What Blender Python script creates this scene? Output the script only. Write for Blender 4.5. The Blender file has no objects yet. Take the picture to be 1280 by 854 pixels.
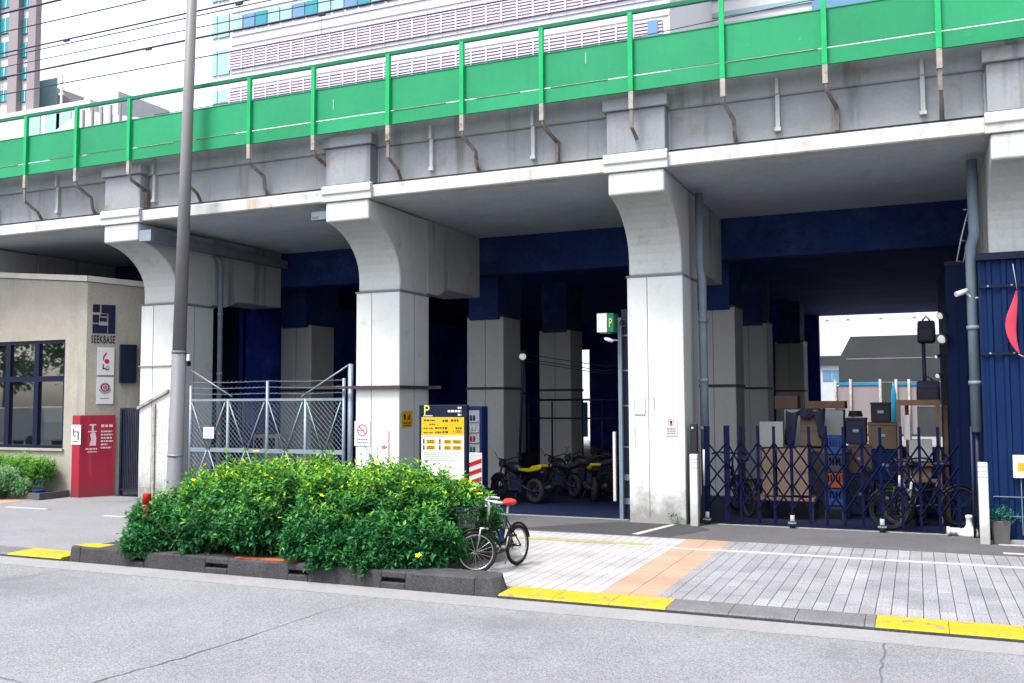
import bpy, bmesh, math, random
from mathutils import Vector, Matrix, noise as mnoise
rnd = random.Random(7)
S = bpy.context.scene
C = S.collection
# ------------------------------------------------------------------ camera model (solved from the two vanishing points)
FPX, CX, CY, EYE = 1177., 640., 427., 2.0
RX = Vector((0.9190, 0.0290, 0.3930)); RY = Vector((0.3940, -0.0560, -0.9170)); RZ = Vector((-0.0050, 0.9980, -0.0630))
def _vp(u, v): return Vector((u-CX, -(v-CY), -FPX)).normalized()
_x = -_vp(-2110, 515); RY = _vp(1146, 499); RX = (_x-RY*_x.dot(RY)).normalized(); RZ = RX.cross(RY)
EYEP = Vector((0, 0, EYE))
def ray(u, v):
    c = Vector(((u-CX)/FPX, -(v-CY)/FPX, -1.)); return Vector((RX.dot(c), RY.dot(c), RZ.dot(c)))
def G(u, v, z=0.):
    r = ray(u, v); return EYEP+r*((z-EYE)/r.z)
def F(u, v, y):
    r = ray(u, v); return EYEP+r*(y/r.y)

# ------------------------------------------------------------------ mesh builder
class MB:
    def __init__(s): s.v = []; s.f = []; s.mi = []; s.sm = []; s.cur = 0; s.att = []
    def face(s, idx, smooth=False): s.f.append(tuple(idx)); s.mi.append(s.cur); s.sm.append(smooth)
    def poly(s, pts, smooth=False):
        n = len(s.v); s.v += [tuple(p) for p in pts]; s.face(range(n, n+len(pts)), smooth); return s
    def box(s, x0, x1, y0, y1, z0, z1):
        x0, x1 = min(x0, x1), max(x0, x1); y0, y1 = min(y0, y1), max(y0, y1); z0, z1 = min(z0, z1), max(z0, z1)
        return s.hexa([(x0,y0,z0),(x1,y0,z0),(x1,y1,z0),(x0,y1,z0)], [(x0,y0,z1),(x1,y0,z1),(x1,y1,z1),(x0,y1,z1)])
    def hexa(s, a, b):
        n = len(s.v); k = len(a); s.v += [tuple(p) for p in a]+[tuple(p) for p in b]
        s.face([n+i for i in range(k)][::-1]); s.face([n+k+i for i in range(k)])
        for i in range(k): s.face((n+i, n+(i+1) % k, n+k+(i+1) % k, n+k+i))
        return s
    def obox(s, c, sx, sy, sz, rz=0., rx=0., ry=0.):
        m = Matrix.Translation(c) @ Matrix.Rotation(rz, 4, 'Z') @ Matrix.Rotation(ry, 4, 'Y') @ Matrix.Rotation(rx, 4, 'X')
        P = [m @ Vector((a*sx/2, b*sy/2, d*sz/2)) for d in (-1, 1) for a, b in ((-1,-1),(1,-1),(1,1),(-1,1))]
        return s.hexa(P[:4], P[4:])
    def prism(s, poly, axis, a, b):
        f = {'x': lambda p, t: (t, p[0], p[1]), 'y': lambda p, t: (p[0], t, p[1]), 'z': lambda p, t: (p[0], p[1], t)}[axis]
        return s.hexa([f(p, a) for p in poly], [f(p, b) for p in poly])
    def tube(s, pts, r, n=8, caps=True, r2=None, closed=False, smooth=True):
        pts = [Vector(p) for p in pts]; N = len(pts); base = len(s.v); prev = None
        for i, p in enumerate(pts):
            if closed: t = (pts[(i+1) % N]-pts[i-1]).normalized()
            else: t = (pts[min(i+1, N-1)]-pts[max(i-1, 0)]).normalized()
            if prev is None:
                a = Vector((0, 0, 1)) if abs(t.z) < .9 else Vector((1, 0, 0)); u = t.cross(a).normalized()
            else:
                u = prev-t*prev.dot(t); u.normalize()
            prev = u; w = t.cross(u)
            rr = r if r2 is None else r+(r2-r)*i/max(1, N-1)
            if isinstance(r, (list, tuple)): rr = r[i]
            for k in range(n):
                a = 2*math.pi*k/n; s.v.append(tuple(p+u*rr*math.cos(a)+w*rr*math.sin(a)))
        M = N if closed else N-1
        for i in range(M):
            j = (i+1) % N
            for k in range(n): s.face((base+i*n+k, base+i*n+(k+1) % n, base+j*n+(k+1) % n, base+j*n+k), smooth and n > 4)
        if caps and not closed:
            s.face([base+k for k in range(n)][::-1]); s.face([base+(N-1)*n+k for k in range(n)])
        return s
    def ring(s, c, ax, R, r, n=28, m=8):
        c = Vector(c); ax = Vector(ax).normalized(); a = Vector((0, 0, 1)) if abs(ax.z) < .9 else Vector((1, 0, 0))
        u = ax.cross(a).normalized(); w = ax.cross(u)
        return s.tube([c+u*R*math.cos(2*math.pi*i/n)+w*R*math.sin(2*math.pi*i/n) for i in range(n)], r, m, closed=True)
    def lathe(s, prof, c, n=20, smooth=True):
        c = Vector(c); base = len(s.v)
        for (r, z) in prof:
            for k in range(n): a = 2*math.pi*k/n; s.v.append((c.x+r*math.cos(a), c.y+r*math.sin(a), c.z+z))
        for i in range(len(prof)-1):
            for k in range(n): s.face((base+i*n+k, base+i*n+(k+1) % n, base+(i+1)*n+(k+1) % n, base+(i+1)*n+k), smooth)
        s.face([base+k for k in range(n)][::-1]); s.face([base+(len(prof)-1)*n+k for k in range(n)])
        return s
    def ball(s, c, rx, ry, rz, n=12, m=8, rot=None, fn=None):
        base = len(s.v); c = Vector(c)
        for i in range(m+1):
            t = math.pi*i/m
            for k in range(n):
                a = 2*math.pi*k/n; p = Vector((math.sin(t)*math.cos(a)*rx, math.sin(t)*math.sin(a)*ry, math.cos(t)*rz))
                if fn: p = fn(p)
                if rot: p = rot @ p
                s.v.append(tuple(c+p))
        for i in range(m):
            for k in range(n): s.face((base+i*n+k, base+(i+1)*n+k, base+(i+1)*n+(k+1) % n, base+i*n+(k+1) % n), True)
        return s
    def build(s, name, mat, parent=None, local=False, bevel=0., seg=2, weld=False):
        off = Vector((0, 0, 0))
        if parent is not None and not local:
            p = parent
            while p is not None: off += p.location; p = p.parent
        me = bpy.data.meshes.new(name)
        me.from_pydata([(a[0]-off.x, a[1]-off.y, a[2]-off.z) for a in s.v], [], s.f)
        for m in (mat if isinstance(mat, (list, tuple)) else [mat]): me.materials.append(m)
        me.polygons.foreach_set('material_index', s.mi); me.polygons.foreach_set('use_smooth', s.sm)
        if s.att:
            at = me.attributes.new('tint', 'FLOAT', 'POINT'); at.data.foreach_set('value', s.att)
        bm = bmesh.new(); bm.from_mesh(me)
        if weld: bmesh.ops.remove_doubles(bm, verts=bm.verts, dist=.0005)
        if not s.att and len(s.v) < 60000: bmesh.ops.recalc_face_normals(bm, faces=bm.faces)
        bm.to_mesh(me); bm.free()
        me.update()
        o = bpy.data.objects.new(name, me); C.objects.link(o)
        if parent is not None: o.parent = parent
        if bevel:
            b = o.modifiers.new('bevel', 'BEVEL'); b.width = bevel; b.segments = seg; b.limit_method = 'ANGLE'; b.angle_limit = math.radians(40)
            b.harden_normals = False
        return o
def mb(): return MB()
def tag(o, label, cat, group=None):
    o['label'] = label; o['category'] = cat
    if group: o['group'] = group
    return o
def thing(name, label, cat, loc=(0, 0, 0), rz=0., group=None):
    o = bpy.data.objects.new(name, None); C.objects.link(o); o.location = loc; o.rotation_euler = (0, 0, rz); o.empty_display_size = .2
    return tag(o, label, cat, group)
def struct(name, m, mat, **k):
    o = m.build(name, mat, **k); o['kind'] = 'structure'; return o
def copy_tree(o, parent=None):
    c = o.copy(); C.objects.link(c); c.parent = parent
    for ch in list(o.children): copy_tree(ch, c)
    return c

# ------------------------------------------------------------------ materials
M = {}
def mat(name, col, rough=.7, metal=0., var=.12, vscale=3., speck=0., spscale=300., streak=None, bump=0., bscale=60., spec=.12, stain=None, coord='Object', alpha=None, trans=0., fine=0., foot=None, objvar=0.):
    m = bpy.data.materials.new(name); m.use_nodes = True; nt = m.node_tree; N = nt.nodes; L = nt.links
    b = N['Principled BSDF']; b.inputs['Roughness'].default_value = rough; b.inputs['Metallic'].default_value = metal
    b.inputs['Specular IOR Level'].default_value = spec
    if trans: b.inputs['Transmission Weight'].default_value = trans
    tc = N.new('ShaderNodeTexCoord'); P = tc.outputs['Object']
    if coord == 'World':
        g = N.new('ShaderNodeNewGeometry'); P = g.outputs['Position']
    def noise(sc, det=5., rgh=.6, vec=None):
        n = N.new('ShaderNodeTexNoise'); n.inputs['Scale'].default_value = sc; n.inputs['Detail'].default_value = det; n.inputs['Roughness'].default_value = rgh
        L.new(vec or P, n.inputs['Vector']); return n.outputs['Fac']
    def ramp(fac, a, c):
        r = N.new('ShaderNodeMapRange'); r.inputs['From Min'].default_value = a; r.inputs['From Max'].default_value = c; L.new(fac, r.inputs['Value']); return r.outputs['Result']
    def mix(fac, a, c, mode='MIX'):
        x = N.new('ShaderNodeMix'); x.data_type = 'RGBA'; x.blend_type = mode
        if isinstance(fac, float): x.inputs['Factor'].default_value = fac
        else: L.new(fac, x.inputs['Factor'])
        for k, q in ((6, a), (7, c)):
            if isinstance(q, tuple): x.inputs[k].default_value = (*q[:3], 1)
            else: L.new(q, x.inputs[k])
        return x.outputs[2]
    d = tuple(c*(1-var) for c in col); e = tuple(min(1, c*(1+var)) for c in col)
    out = mix(ramp(noise(vscale), .3, .7), d, e)
    if fine: out = mix(ramp(noise(vscale*14, 6., .7), .35, .65), mix(1., out, (1-fine,)*3, 'MULTIPLY'), out)
    if speck:
        out = mix(ramp(noise(spscale, 2., .5), .38, .62), mix(1., out, (1-speck,)*3, 'MULTIPLY'), mix(1., out, (1+speck,)*3, 'MULTIPLY'))
    if streak:   # (colour, amount, horizontal scale, threshold)
        mp = N.new('ShaderNodeMapping'); mp.inputs['Scale'].default_value = (streak[2], streak[2], streak[2]*.07); L.new(P, mp.inputs['Vector'])
        f = ramp(noise(1., 4., .65, mp.outputs['Vector']), streak[3], streak[3]+.18)
        mm = N.new('ShaderNodeMath'); mm.operation = 'MULTIPLY'; mm.inputs[1].default_value = streak[1]; L.new(f, mm.inputs[0])
        out = mix(mm.outputs[0], out, streak[0])
    if stain:    # (colour, amount, scale, threshold)
        f = ramp(noise(stain[2], 6., .65), stain[3], stain[3]+.12)
        mm = N.new('ShaderNodeMath'); mm.operation = 'MULTIPLY'; mm.inputs[1].default_value = stain[1]; L.new(f, mm.inputs[0])
        out = mix(mm.outputs[0], out, stain[0])
    if objvar:   # each panel was painted and has faded a little differently
        oi = N.new('ShaderNodeObjectInfo'); mr = N.new('ShaderNodeMapRange'); mr.inputs['To Min'].default_value = 1-objvar; mr.inputs['To Max'].default_value = 1+objvar; L.new(oi.outputs['Random'], mr.inputs['Value'])
        vm = N.new('ShaderNodeVectorMath'); vm.operation = 'SCALE'; L.new(out, vm.inputs[0]); L.new(mr.outputs[0], vm.inputs['Scale']); out = vm.outputs[0]
    if foot:     # (colour, amount, height): ragged splash dirt at the foot
        sx = N.new('ShaderNodeSeparateXYZ'); gg = N.new('ShaderNodeNewGeometry'); L.new(gg.outputs['Position'], sx.inputs[0])
        ad = N.new('ShaderNodeMath'); ad.operation = 'MULTIPLY_ADD'; ad.inputs[1].default_value = -1./foot[2]; ad.inputs[2].default_value = .55; L.new(sx.outputs['Z'], ad.inputs[0])
        a2 = N.new('ShaderNodeMath'); a2.operation = 'ADD'; L.new(ad.outputs[0], a2.inputs[0]); L.new(noise(5., 7., .7, gg.outputs['Position']), a2.inputs[1])
        mm = N.new('ShaderNodeMath'); mm.operation = 'MULTIPLY'; mm.inputs[1].default_value = foot[1]; L.new(ramp(a2.outputs[0], .52, .95), mm.inputs[0]); out = mix(mm.outputs[0], out, foot[0])
    L.new(out, b.inputs['Base Color'])
    if bump:
        bp = N.new('ShaderNodeBump'); bp.inputs['Strength'].default_value = bump; bp.inputs['Distance'].default_value = .02
        L.new(noise(bscale, 6., .6), bp.inputs['Height']); L.new(bp.outputs['Normal'], b.inputs['Normal'])
    M[name] = m; return m
def emit(name, col, s):
    m = bpy.data.materials.new(name); m.use_nodes = True; b = m.node_tree.nodes['Principled BSDF']
    b.inputs['Base Color'].default_value = (*col, 1); b.inputs['Emission Color'].default_value = (*col, 1); b.inputs['Emission Strength'].default_value = s
    M[name] = m; return m
def paver(name, c1, c2, mortar, w, h, mort=.005, speck=.12, off=.5):
    m = bpy.data.materials.new(name); m.use_nodes = True; nt = m.node_tree; N = nt.nodes; L = nt.links; b = N['Principled BSDF']; b.inputs['Roughness'].default_value = .8; b.inputs['Specular IOR Level'].default_value = .15
    g = N.new('ShaderNodeNewGeometry'); sx = N.new('ShaderNodeSeparateXYZ'); L.new(g.outputs['Position'], sx.inputs[0])
    cb = N.new('ShaderNodeCombineXYZ'); L.new(sx.outputs['Y'], cb.inputs['X']); L.new(sx.outputs['X'], cb.inputs['Y'])
    br = N.new('ShaderNodeTexBrick'); L.new(cb.outputs[0], br.inputs['Vector']); br.offset = off; br.offset_frequency = 2
    br.inputs['Scale'].default_value = 1.; br.inputs['Brick Width'].default_value = w; br.inputs['Row Height'].default_value = h; br.inputs['Mortar Size'].default_value = mort
    br.inputs['Mortar Smooth'].default_value = .2
    br.inputs['Color1'].default_value = (*c1, 1); br.inputs['Color2'].default_value = (*c2, 1); br.inputs['Mortar'].default_value = (*mortar, 1)
    n = N.new('ShaderNodeTexNoise'); n.inputs['Scale'].default_value = 55; n.inputs['Detail'].default_value = 4; L.new(g.outputs['Position'], n.inputs['Vector'])
    r = N.new('ShaderNodeMapRange'); r.inputs['From Min'].default_value = .35; r.inputs['From Max'].default_value = .65; r.inputs['To Min'].default_value = 1-speck; r.inputs['To Max'].default_value = 1+speck; L.new(n.outputs['Fac'], r.inputs['Value'])
    n2 = N.new('ShaderNodeTexNoise'); n2.inputs['Scale'].default_value = 1.6; n2.inputs['Detail'].default_value = 6; L.new(g.outputs['Position'], n2.inputs['Vector'])
    r2 = N.new('ShaderNodeMapRange'); r2.inputs['From Min'].default_value = .3; r2.inputs['From Max'].default_value = .7; r2.inputs['To Min'].default_value = .76; r2.inputs['To Max'].default_value = 1.08; L.new(n2.outputs['Fac'], r2.inputs['Value'])
    mu = N.new('ShaderNodeMath'); mu.operation = 'MULTIPLY'; L.new(r.outputs[0], mu.inputs[0]); L.new(r2.outputs[0], mu.inputs[1])
    vm = N.new('ShaderNodeVectorMath'); vm.operation = 'SCALE'; L.new(br.outputs['Color'], vm.inputs[0]); L.new(mu.outputs[0], vm.inputs['Scale'])
    L.new(vm.outputs[0], b.inputs['Base Color'])
    bp = N.new('ShaderNodeBump'); bp.inputs['Strength'].default_value = .5; bp.inputs['Distance'].default_value = .004; bp.invert = True; L.new(br.outputs['Fac'], bp.inputs['Height']); L.new(bp.outputs[0], b.inputs['Normal'])
    M[name] = m; return m
def leafmat(name, c0, c1, c2):
    m = bpy.data.materials.new(name); m.use_nodes = True; nt = m.node_tree; N = nt.nodes; L = nt.links; b = N['Principled BSDF']
    b.inputs['Roughness'].default_value = .55; b.inputs['Specular IOR Level'].default_value = .14
    a = N.new('ShaderNodeAttribute'); a.attribute_name = 'tint'
    r = N.new('ShaderNodeValToRGB'); r.color_ramp.elements[0].color = (*c0, 1); r.color_ramp.elements[1].color = (*c2, 1)
    e = r.color_ramp.elements.new(.5); e.color = (*c1, 1)
    L.new(a.outputs['Fac'], r.inputs['Fac']); L.new(r.outputs['Color'], b.inputs['Base Color'])
    t = N.new('ShaderNodeBsdfTranslucent'); L.new(r.outputs['Color'], t.inputs['Color'])
    mx = N.new('ShaderNodeMixShader'); mx.inputs[0].default_value = .3; L.new(b.outputs[0], mx.inputs[1]); L.new(t.outputs[0], mx.inputs[2])
    L.new(mx.outputs[0], N['Material Output'].inputs['Surface']); M[name] = m; return m
def glassmat(name, col, rough=.05, spec=1., metal=0.):
    m = bpy.data.materials.new(name); m.use_nodes = True; b = m.node_tree.nodes['Principled BSDF']
    b.inputs['Base Color'].default_value = (*col, 1); b.inputs['Roughness'].default_value = rough; b.inputs['Specular IOR Level'].default_value = spec; b.inputs['Metallic'].default_value = metal
    M[name] = m; return m

RUST = (.22, .09, .035); GRIME = (.05, .05, .05)
mat('asphalt', (.135, .137, .146), .85, speck=.30, spscale=75., var=.1, vscale=.7, bump=.35, bscale=90., coord='World', stain=((.075, .075, .082), .5, .45, .54))
mat('asphalt_new', (.07, .07, .075), .85, speck=.22, spscale=60., var=.14, vscale=.9, bump=.3, bscale=90., coord='World', fine=.15)
mat('asphalt_patch', (.035, .035, .038), .85, speck=.2, spscale=60., var=.1, vscale=2., bump=.3, bscale=90., coord='World')
mat('floor_shade', (.004, .008, .028), .6, speck=.15, spscale=60., var=.2, vscale=.8, coord='World', fine=.2, spec=.15)  # floor darkened and tinted navy to stand for the bays' shade
mat('earth', (.07, .05, .035), .95, var=.3, vscale=6.)
mat('terrain', (.12, .12, .12), .9, coord='World')
mat('gutter', (.17, .17, .175), .8, var=.1, vscale=1.5, speck=.12, spscale=80., coord='World', fine=.15)
mat('kerb', (.10, .10, .108), .85, var=.14, vscale=3., speck=.2, spscale=80., coord='World', fine=.2, bump=.2)
mat('kerb_old', (.04, .04, .043), .9, var=.2, vscale=3., speck=.25, spscale=70., coord='World', fine=.25, bump=.3)
mat('hole', (.004, .004, .005), .9)
mat('yellow_paint', (.33, .24, .016), .6, var=.12, vscale=5., coord='World', fine=.25, stain=((.10, .095, .08), .85, 5., .535))
mat('white_paint', (.28, .28, .27), .6, var=.08, vscale=5., coord='World', fine=.12, stain=((.35, .35, .35), .5, 14., .6))
mat('grid_line', (.32, .33, .33), .7); mat('crack', (.075, .075, .08), .95)
paver('paver_pale', (.235, .235, .238), (.25, .25, .252), (.10, .10, .105), .9, .14)
paver('paver_grey', (.150, .151, .166), (.19, .192, .21), (.035, .035, .042), .9, .14, mort=.0045, speck=.34)
paver('paver_orange', (.25, .165, .12), (.275, .182, .135), (.10, .07, .055), .62, .31, mort=.006)
paver('paver_tactile', (.22, .19, .09), (.23, .20, .11), (.12, .11, .07), .31, .31)
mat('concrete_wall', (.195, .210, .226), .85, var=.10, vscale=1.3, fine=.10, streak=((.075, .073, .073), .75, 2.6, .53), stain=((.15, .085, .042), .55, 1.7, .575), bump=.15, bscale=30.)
mat('concrete_ledge', (.37, .375, .365), .75, var=.07, vscale=1.3, fine=.1, streak=((.25, .15, .06), .85, 2.0, .585), stain=((.15, .145, .14), .5, 3., .60))
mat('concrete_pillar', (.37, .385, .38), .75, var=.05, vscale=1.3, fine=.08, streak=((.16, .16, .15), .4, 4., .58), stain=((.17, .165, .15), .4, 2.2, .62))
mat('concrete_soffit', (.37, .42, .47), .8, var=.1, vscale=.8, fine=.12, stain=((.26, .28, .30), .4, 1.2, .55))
mat('concrete_beam', (.33, .345, .35), .8, var=.12, vscale=1.2, fine=.12, streak=((.04, .04, .045), .7, 4., .56))
mat('jacket', (.42, .435, .43), .5, var=.04, vscale=1.2, fine=.05, streak=((.25, .24, .21), .4, 5., .60), stain=((.2, .18, .15), .45, 2.5, .60), foot=((.10, .095, .085), .75, 1.3))
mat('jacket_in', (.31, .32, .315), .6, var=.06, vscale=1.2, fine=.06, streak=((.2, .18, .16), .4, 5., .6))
mat('navy_shade_beam', (.012, .030, .12), .8, var=.3, vscale=.9, fine=.3, stain=((.03, .06, .15), .6, 1.1, .52))  # beams coloured navy so the base colour carries the bay shade
mat('navy_shade', (.012, .032, .28), .8, var=.3, vscale=.9, fine=.3, stain=((.03, .08, .42), .6, .8, .52), spec=.2)  # deep shade painted in as saturated navy, blotched lighter at random
mat('brown_steel', (.045, .034, .038), .55, var=.2, vscale=6., fine=.2)
mat('green_panel', (.014, .185, .080), .45, objvar=.09, var=.09, vscale=.8, fine=.06, streak=((.02, .12, .06), .45, 4., .58), stain=((.12, .25, .17), .45, 4., .66))
mat('green_post', (.010, .27, .09), .4, var=.08, vscale=4., fine=.08)
mat('green_rail', (.006, .10, .05), .45, var=.1, vscale=4.)
mat('green_pale', (.26, .32, .25), .6, var=.25, vscale=4., fine=.2)
mat('rusty_steel', (.15, .135, .125), .8, .0, var=.25, vscale=7., fine=.3, stain=((.10, .045, .022), .85, 9., .5))
mat('pale_steel', (.26, .245, .22), .7, var=.25, vscale=7., fine=.25, stain=((.13, .065, .04), .75, 9., .53))
mat('grey_pipe', (.11, .145, .18), .45, var=.12, vscale=4., fine=.1, streak=((.1, .12, .13), .5, 9., .56))
mat('galv', (.17, .21, .25), .45, .35, var=.1, vscale=8., fine=.1)
mat('pole_grey', (.135, .133, .138), .45, .0, var=.06, vscale=3., fine=.06)
mat('pole_blue', (.11, .114, .124), .5, .0, var=.06, vscale=3., fine=.1)
mat('stucco', (.25, .235, .20), .9, var=.1, vscale=1.4, fine=.12, speck=.08, spscale=60., bump=.3, bscale=60., streak=((.13, .125, .11), .45, 2.5, .56))
mat('coping', (.40, .38, .345), .8, var=.1, vscale=3., fine=.1)
mat('navy_frame', (.002, .005, .02), .4, var=.1, spec=.15)
mat('navy_print', (.004, .007, .028), .6, var=.05, spec=.15)
mat('sign_white', (.42, .425, .43), .45, var=.03, vscale=6., fine=.04)
mat('sign_yellow', (.42, .245, .008), .5, var=.03)
mat('sign_navy', (.003, .006, .02), .4, var=.05, spec=.15)
mat('ink', (.008, .007, .006), .6, spec=.15); mat('ink_brown', (.05, .028, .004), .6); mat('ink_red', (.36, .006, .02), .5); mat('ink_pink', (.34, .08, .12), .5); mat('ink_green', (.006, .10, .045), .5); mat('ink_pale', (.42, .32, .34), .6); mat('wire', (.035, .026, .05), .5); mat('ink_grey', (.12, .125, .14), .6); mat('ink_yel', (.42, .42, .08), .5); mat('ink_ochre', (.38, .23, .012), .5)
mat('red_board', (.22, .010, .026), .6, spec=.2, foot=((.09, .03, .03), .5, .8), var=.12, vscale=1.6, fine=.08, streak=((.42, .05, .08), .5, 5., .55))
mat('red_paint', (.30, .012, .012), .5, var=.1, vscale=8., fine=.12); mat('flag_red', (.34, .035, .06), .7, var=.08)
mat('shaded_chrome', (.022, .022, .03), .4, .2, var=.1); mat('black_plastic', (.012, .013, .02), .45, spec=.15); mat('black_steel', (.012, .015, .035), .5, var=.2, spec=.15); mat('rubber', (.012, .012, .013), .8, spec=.15)  # first one: bright metal darkened to stand for shade in the bays
mat('gate_steel', (.001, .003, .020), .7, spec=.06, var=.2, vscale=6.)
mat('chrome', (.35, .35, .37), .3, .9, var=.05); mat('alu', (.36, .365, .37), .4, .4, var=.05); mat('white_plastic', (.38, .39, .395), .5, var=.05, vscale=6., fine=.08, foot=((.15, .14, .13), .6, .8))
mat('bike_green', (.008, .014, .006), .4, .1, var=.1); mat('saddle_red', (.36, .03, .022), .45, var=.1, vscale=20.)
mat('moto_yellow', (.22, .19, .004), .35, var=.05); mat('moto_black', (.008, .009, .018), .3, var=.1, spec=.15); mat('moto_red', (.015, .003, .004), .35, var=.1)
mat('cardboard', (.11, .082, .06), .85, var=.1, vscale=3., fine=.08); mat('cardboard_dark', (.09, .06, .045), .85, var=.1, vscale=3., fine=.08); mat('wood', (.13, .075, .05), .7, var=.2, vscale=5., fine=.2)
mat('cloth_dark', (.02, .022, .04), .9, var=.2, spec=.15); mat('cloth_black', (.006, .007, .014), .95, spec=.1); mat('cloth_grey', (.30, .33, .36), .85, var=.1); mat('sheet', (.22, .23, .225), .7, var=.08); mat('crate_blue', (.008, .025, .10), .5, spec=.15); mat('orange_plastic', (.26, .07, .02), .5); mat('crate_red', (.12, .03, .012), .5); mat('cyan_plastic', (.012, .16, .28), .5)
mat('navy_corr', (.0012, .011, .050), .6, spec=.1, var=.12, vscale=1.5, fine=.1, streak=((.008, .018, .045), .5, 7., .58))
mat('planter', (.075, .07, .073), .8, var=.1, vscale=5., fine=.15); mat('flower', (.55, .36, .008), .6, var=.1, vscale=30.)
mat('twig', (.07, .055, .03), .9)
mat('far_white', (.48, .48, .49), .6, var=.03, vscale=.2); mat('far_mauve', (.43, .37, .445), .6, var=.05); mat('far_brown', (.19, .17, .178), .7, var=.05); mat('far_grey', (.36, .36, .37), .7, var=.06, vscale=.3); mat('far_concrete', (.03, .034, .036), .8, var=.12, vscale=.5, fine=.1); mat('far_pale', (.33, .36, .38), .6, var=.06)
glassmat('glass_cyan', (.012, .17, .21), .15, .3); glassmat('glass_pale', (.20, .32, .33), .15, .3); glassmat('glass_blue', (.08, .17, .27), .15, .3); glassmat('glass_dark', (.004, .006, .007), .02, 1.); M['glass_dark'].node_tree.nodes['Principled BSDF'].inputs['IOR'].default_value = 2.1; glassmat('lens', (.5, .55, .55), .1)
emit('lamp_glow', (.30, .30, .28), .35)
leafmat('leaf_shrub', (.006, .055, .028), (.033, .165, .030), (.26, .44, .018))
leafmat('leaf_hedge', (.03, .11, .015), (.09, .25, .03), (.22, .42, .07))
leafmat('leaf_pale', (.05, .14, .06), (.13, .29, .12), (.26, .42, .20))
leafmat('leaf_teal', (.01, .06, .05), (.03, .14, .10), (.07, .22, .15))
leafmat('leaf_tree', (.012, .045, .012), (.035, .10, .02), (.09, .18, .03))

# ------------------------------------------------------------------ text
def text_mesh(s, size, space=1., bold=0.):
    cu = bpy.data.curves.new('t', 'FONT'); cu.body = s; cu.size = size; cu.align_x = 'CENTER'; cu.align_y = 'CENTER'; cu.extrude = 0; cu.space_character = space; cu.offset = bold; cu.resolution_u = 3
    o = bpy.data.objects.new('t', cu); C.objects.link(o); bpy.context.view_layer.update()
    me = bpy.data.meshes.new_from_object(o.evaluated_get(bpy.context.evaluated_depsgraph_get()))
    bpy.data.objects.remove(o); V = [v.co.copy() for v in me.vertices]; Fs = [tuple(p.vertices) for p in me.polygons]; bpy.data.meshes.remove(me); return V, Fs
class Panel:
    """a flat sign face: o = centre, r = right, u = up, n = towards the viewer"""
    def __init__(s, o, r, u=(0, 0, 1)): s.o = Vector(o); s.r = Vector(r).normalized(); s.u = Vector(u).normalized(); s.n = s.r.cross(s.u)
    def p(s, x, y, d=0.): return s.o+s.r*x+s.u*y+s.n*d
    def rect(s, m, x0, x1, y0, y1, d0, d1):
        return m.hexa([s.p(x0,y0,d0), s.p(x1,y0,d0), s.p(x1,y1,d0), s.p(x0,y1,d0)], [s.p(x0,y0,d1), s.p(x1,y0,d1), s.p(x1,y1,d1), s.p(x0,y1,d1)])
    def poly(s, m, pts, d0, d1): return m.hexa([s.p(x, y, d0) for x, y in pts], [s.p(x, y, d1) for x, y in pts])
    def disc(s, m, x, y, R, d0, d1, n=24): return s.poly(m, [(x+R*math.cos(2*math.pi*i/n), y+R*math.sin(2*math.pi*i/n)) for i in range(n)], d0, d1)
    def annulus(s, m, x, y, R, r, d, n=28):
        for i in range(n):
            a, b = 2*math.pi*i/n, 2*math.pi*(i+1)/n
            m.poly([s.p(x+R*math.cos(a), y+R*math.sin(a), d), s.p(x+R*math.cos(b), y+R*math.sin(b), d), s.p(x+r*math.cos(b), y+r*math.sin(b), d), s.p(x+r*math.cos(a), y+r*math.sin(a), d)])
        return m
    def text(s, m, t, x, y, size, d, sx=1., fit=None, space=1., bold=0.):
        V, Fs = text_mesh(t, size, space, bold)
        if fit: sx = fit/(max(v.x for v in V)-min(v.x for v in V))
        n = len(m.v); m.v += [tuple(s.p(x+v.x*sx, y+v.y, d)) for v in V]
        for f in Fs: m.face([n+i for i in f])
        return m
    def lines(s, m, x0, x1, y, h, d, k=5):
        """an unreadable line of small print: a row of little dashes"""
        x = x0; rr = random.Random(int((x0+y)*1000))
        while x < x1:
            w = min(h*rr.uniform(.6, 1.8), x1-x); s.rect(m, x, x+w, y-h/2, y+h/2, d, d+.0008); x += w+h*.35
        return m

# ------------------------------------------------------------------ the ground
Z_ROAD = -.045
struct('ground', mb().box(-260, 260, -160, 420, -1.2, -.12), M['terrain'])
struct('road', mb().box(-200, 200, -40, 8.62, -.11, Z_ROAD), M['asphalt'])
struct('gutter', mb().box(-200, 200, 8.62, 9.06, -.11, Z_ROAD+.006), M['gutter'])
def crack(pts, w, name):
    m = mb(); pts = [Vector((p.x, p.y, Z_ROAD+.004)) for p in pts]; P = []
    for a, b in zip(pts, pts[1:]):
        k = max(2, int((b-a).length/.12))
        for i in range(k): P.append(a.lerp(b, i/k)+Vector((rnd.gauss(0, .010), rnd.gauss(0, .010), 0)))
    P.append(pts[-1])
    for a, b in zip(P, P[1:]):
        t = (b-a).normalized(); nrm = Vector((-t.y, t.x, 0)); w1 = w*.75*rnd.uniform(.5, 1.2)
        m.poly([a-nrm*w1, b-nrm*w1, b+nrm*w1, a+nrm*w1])
    return struct(name, m, M['crack'])
crack([G(1106, 800, Z_ROAD), G(1101, 854, Z_ROAD), G(1095, 900, Z_ROAD)], .011, 'road_joint')
crack([G(320, 793, Z_ROAD), G(230, 822, Z_ROAD), G(115, 854, Z_ROAD), G(20, 880, Z_ROAD)], .010, 'road_joint')
crack([G(470, 748, Z_ROAD), G(400, 766, Z_ROAD), G(320, 793, Z_ROAD)], .006, 'road_joint')
crack([G(-10, 846, Z_ROAD), G(18, 851, Z_ROAD), G(40, 860, Z_ROAD)], .012, 'road_joint')
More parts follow.
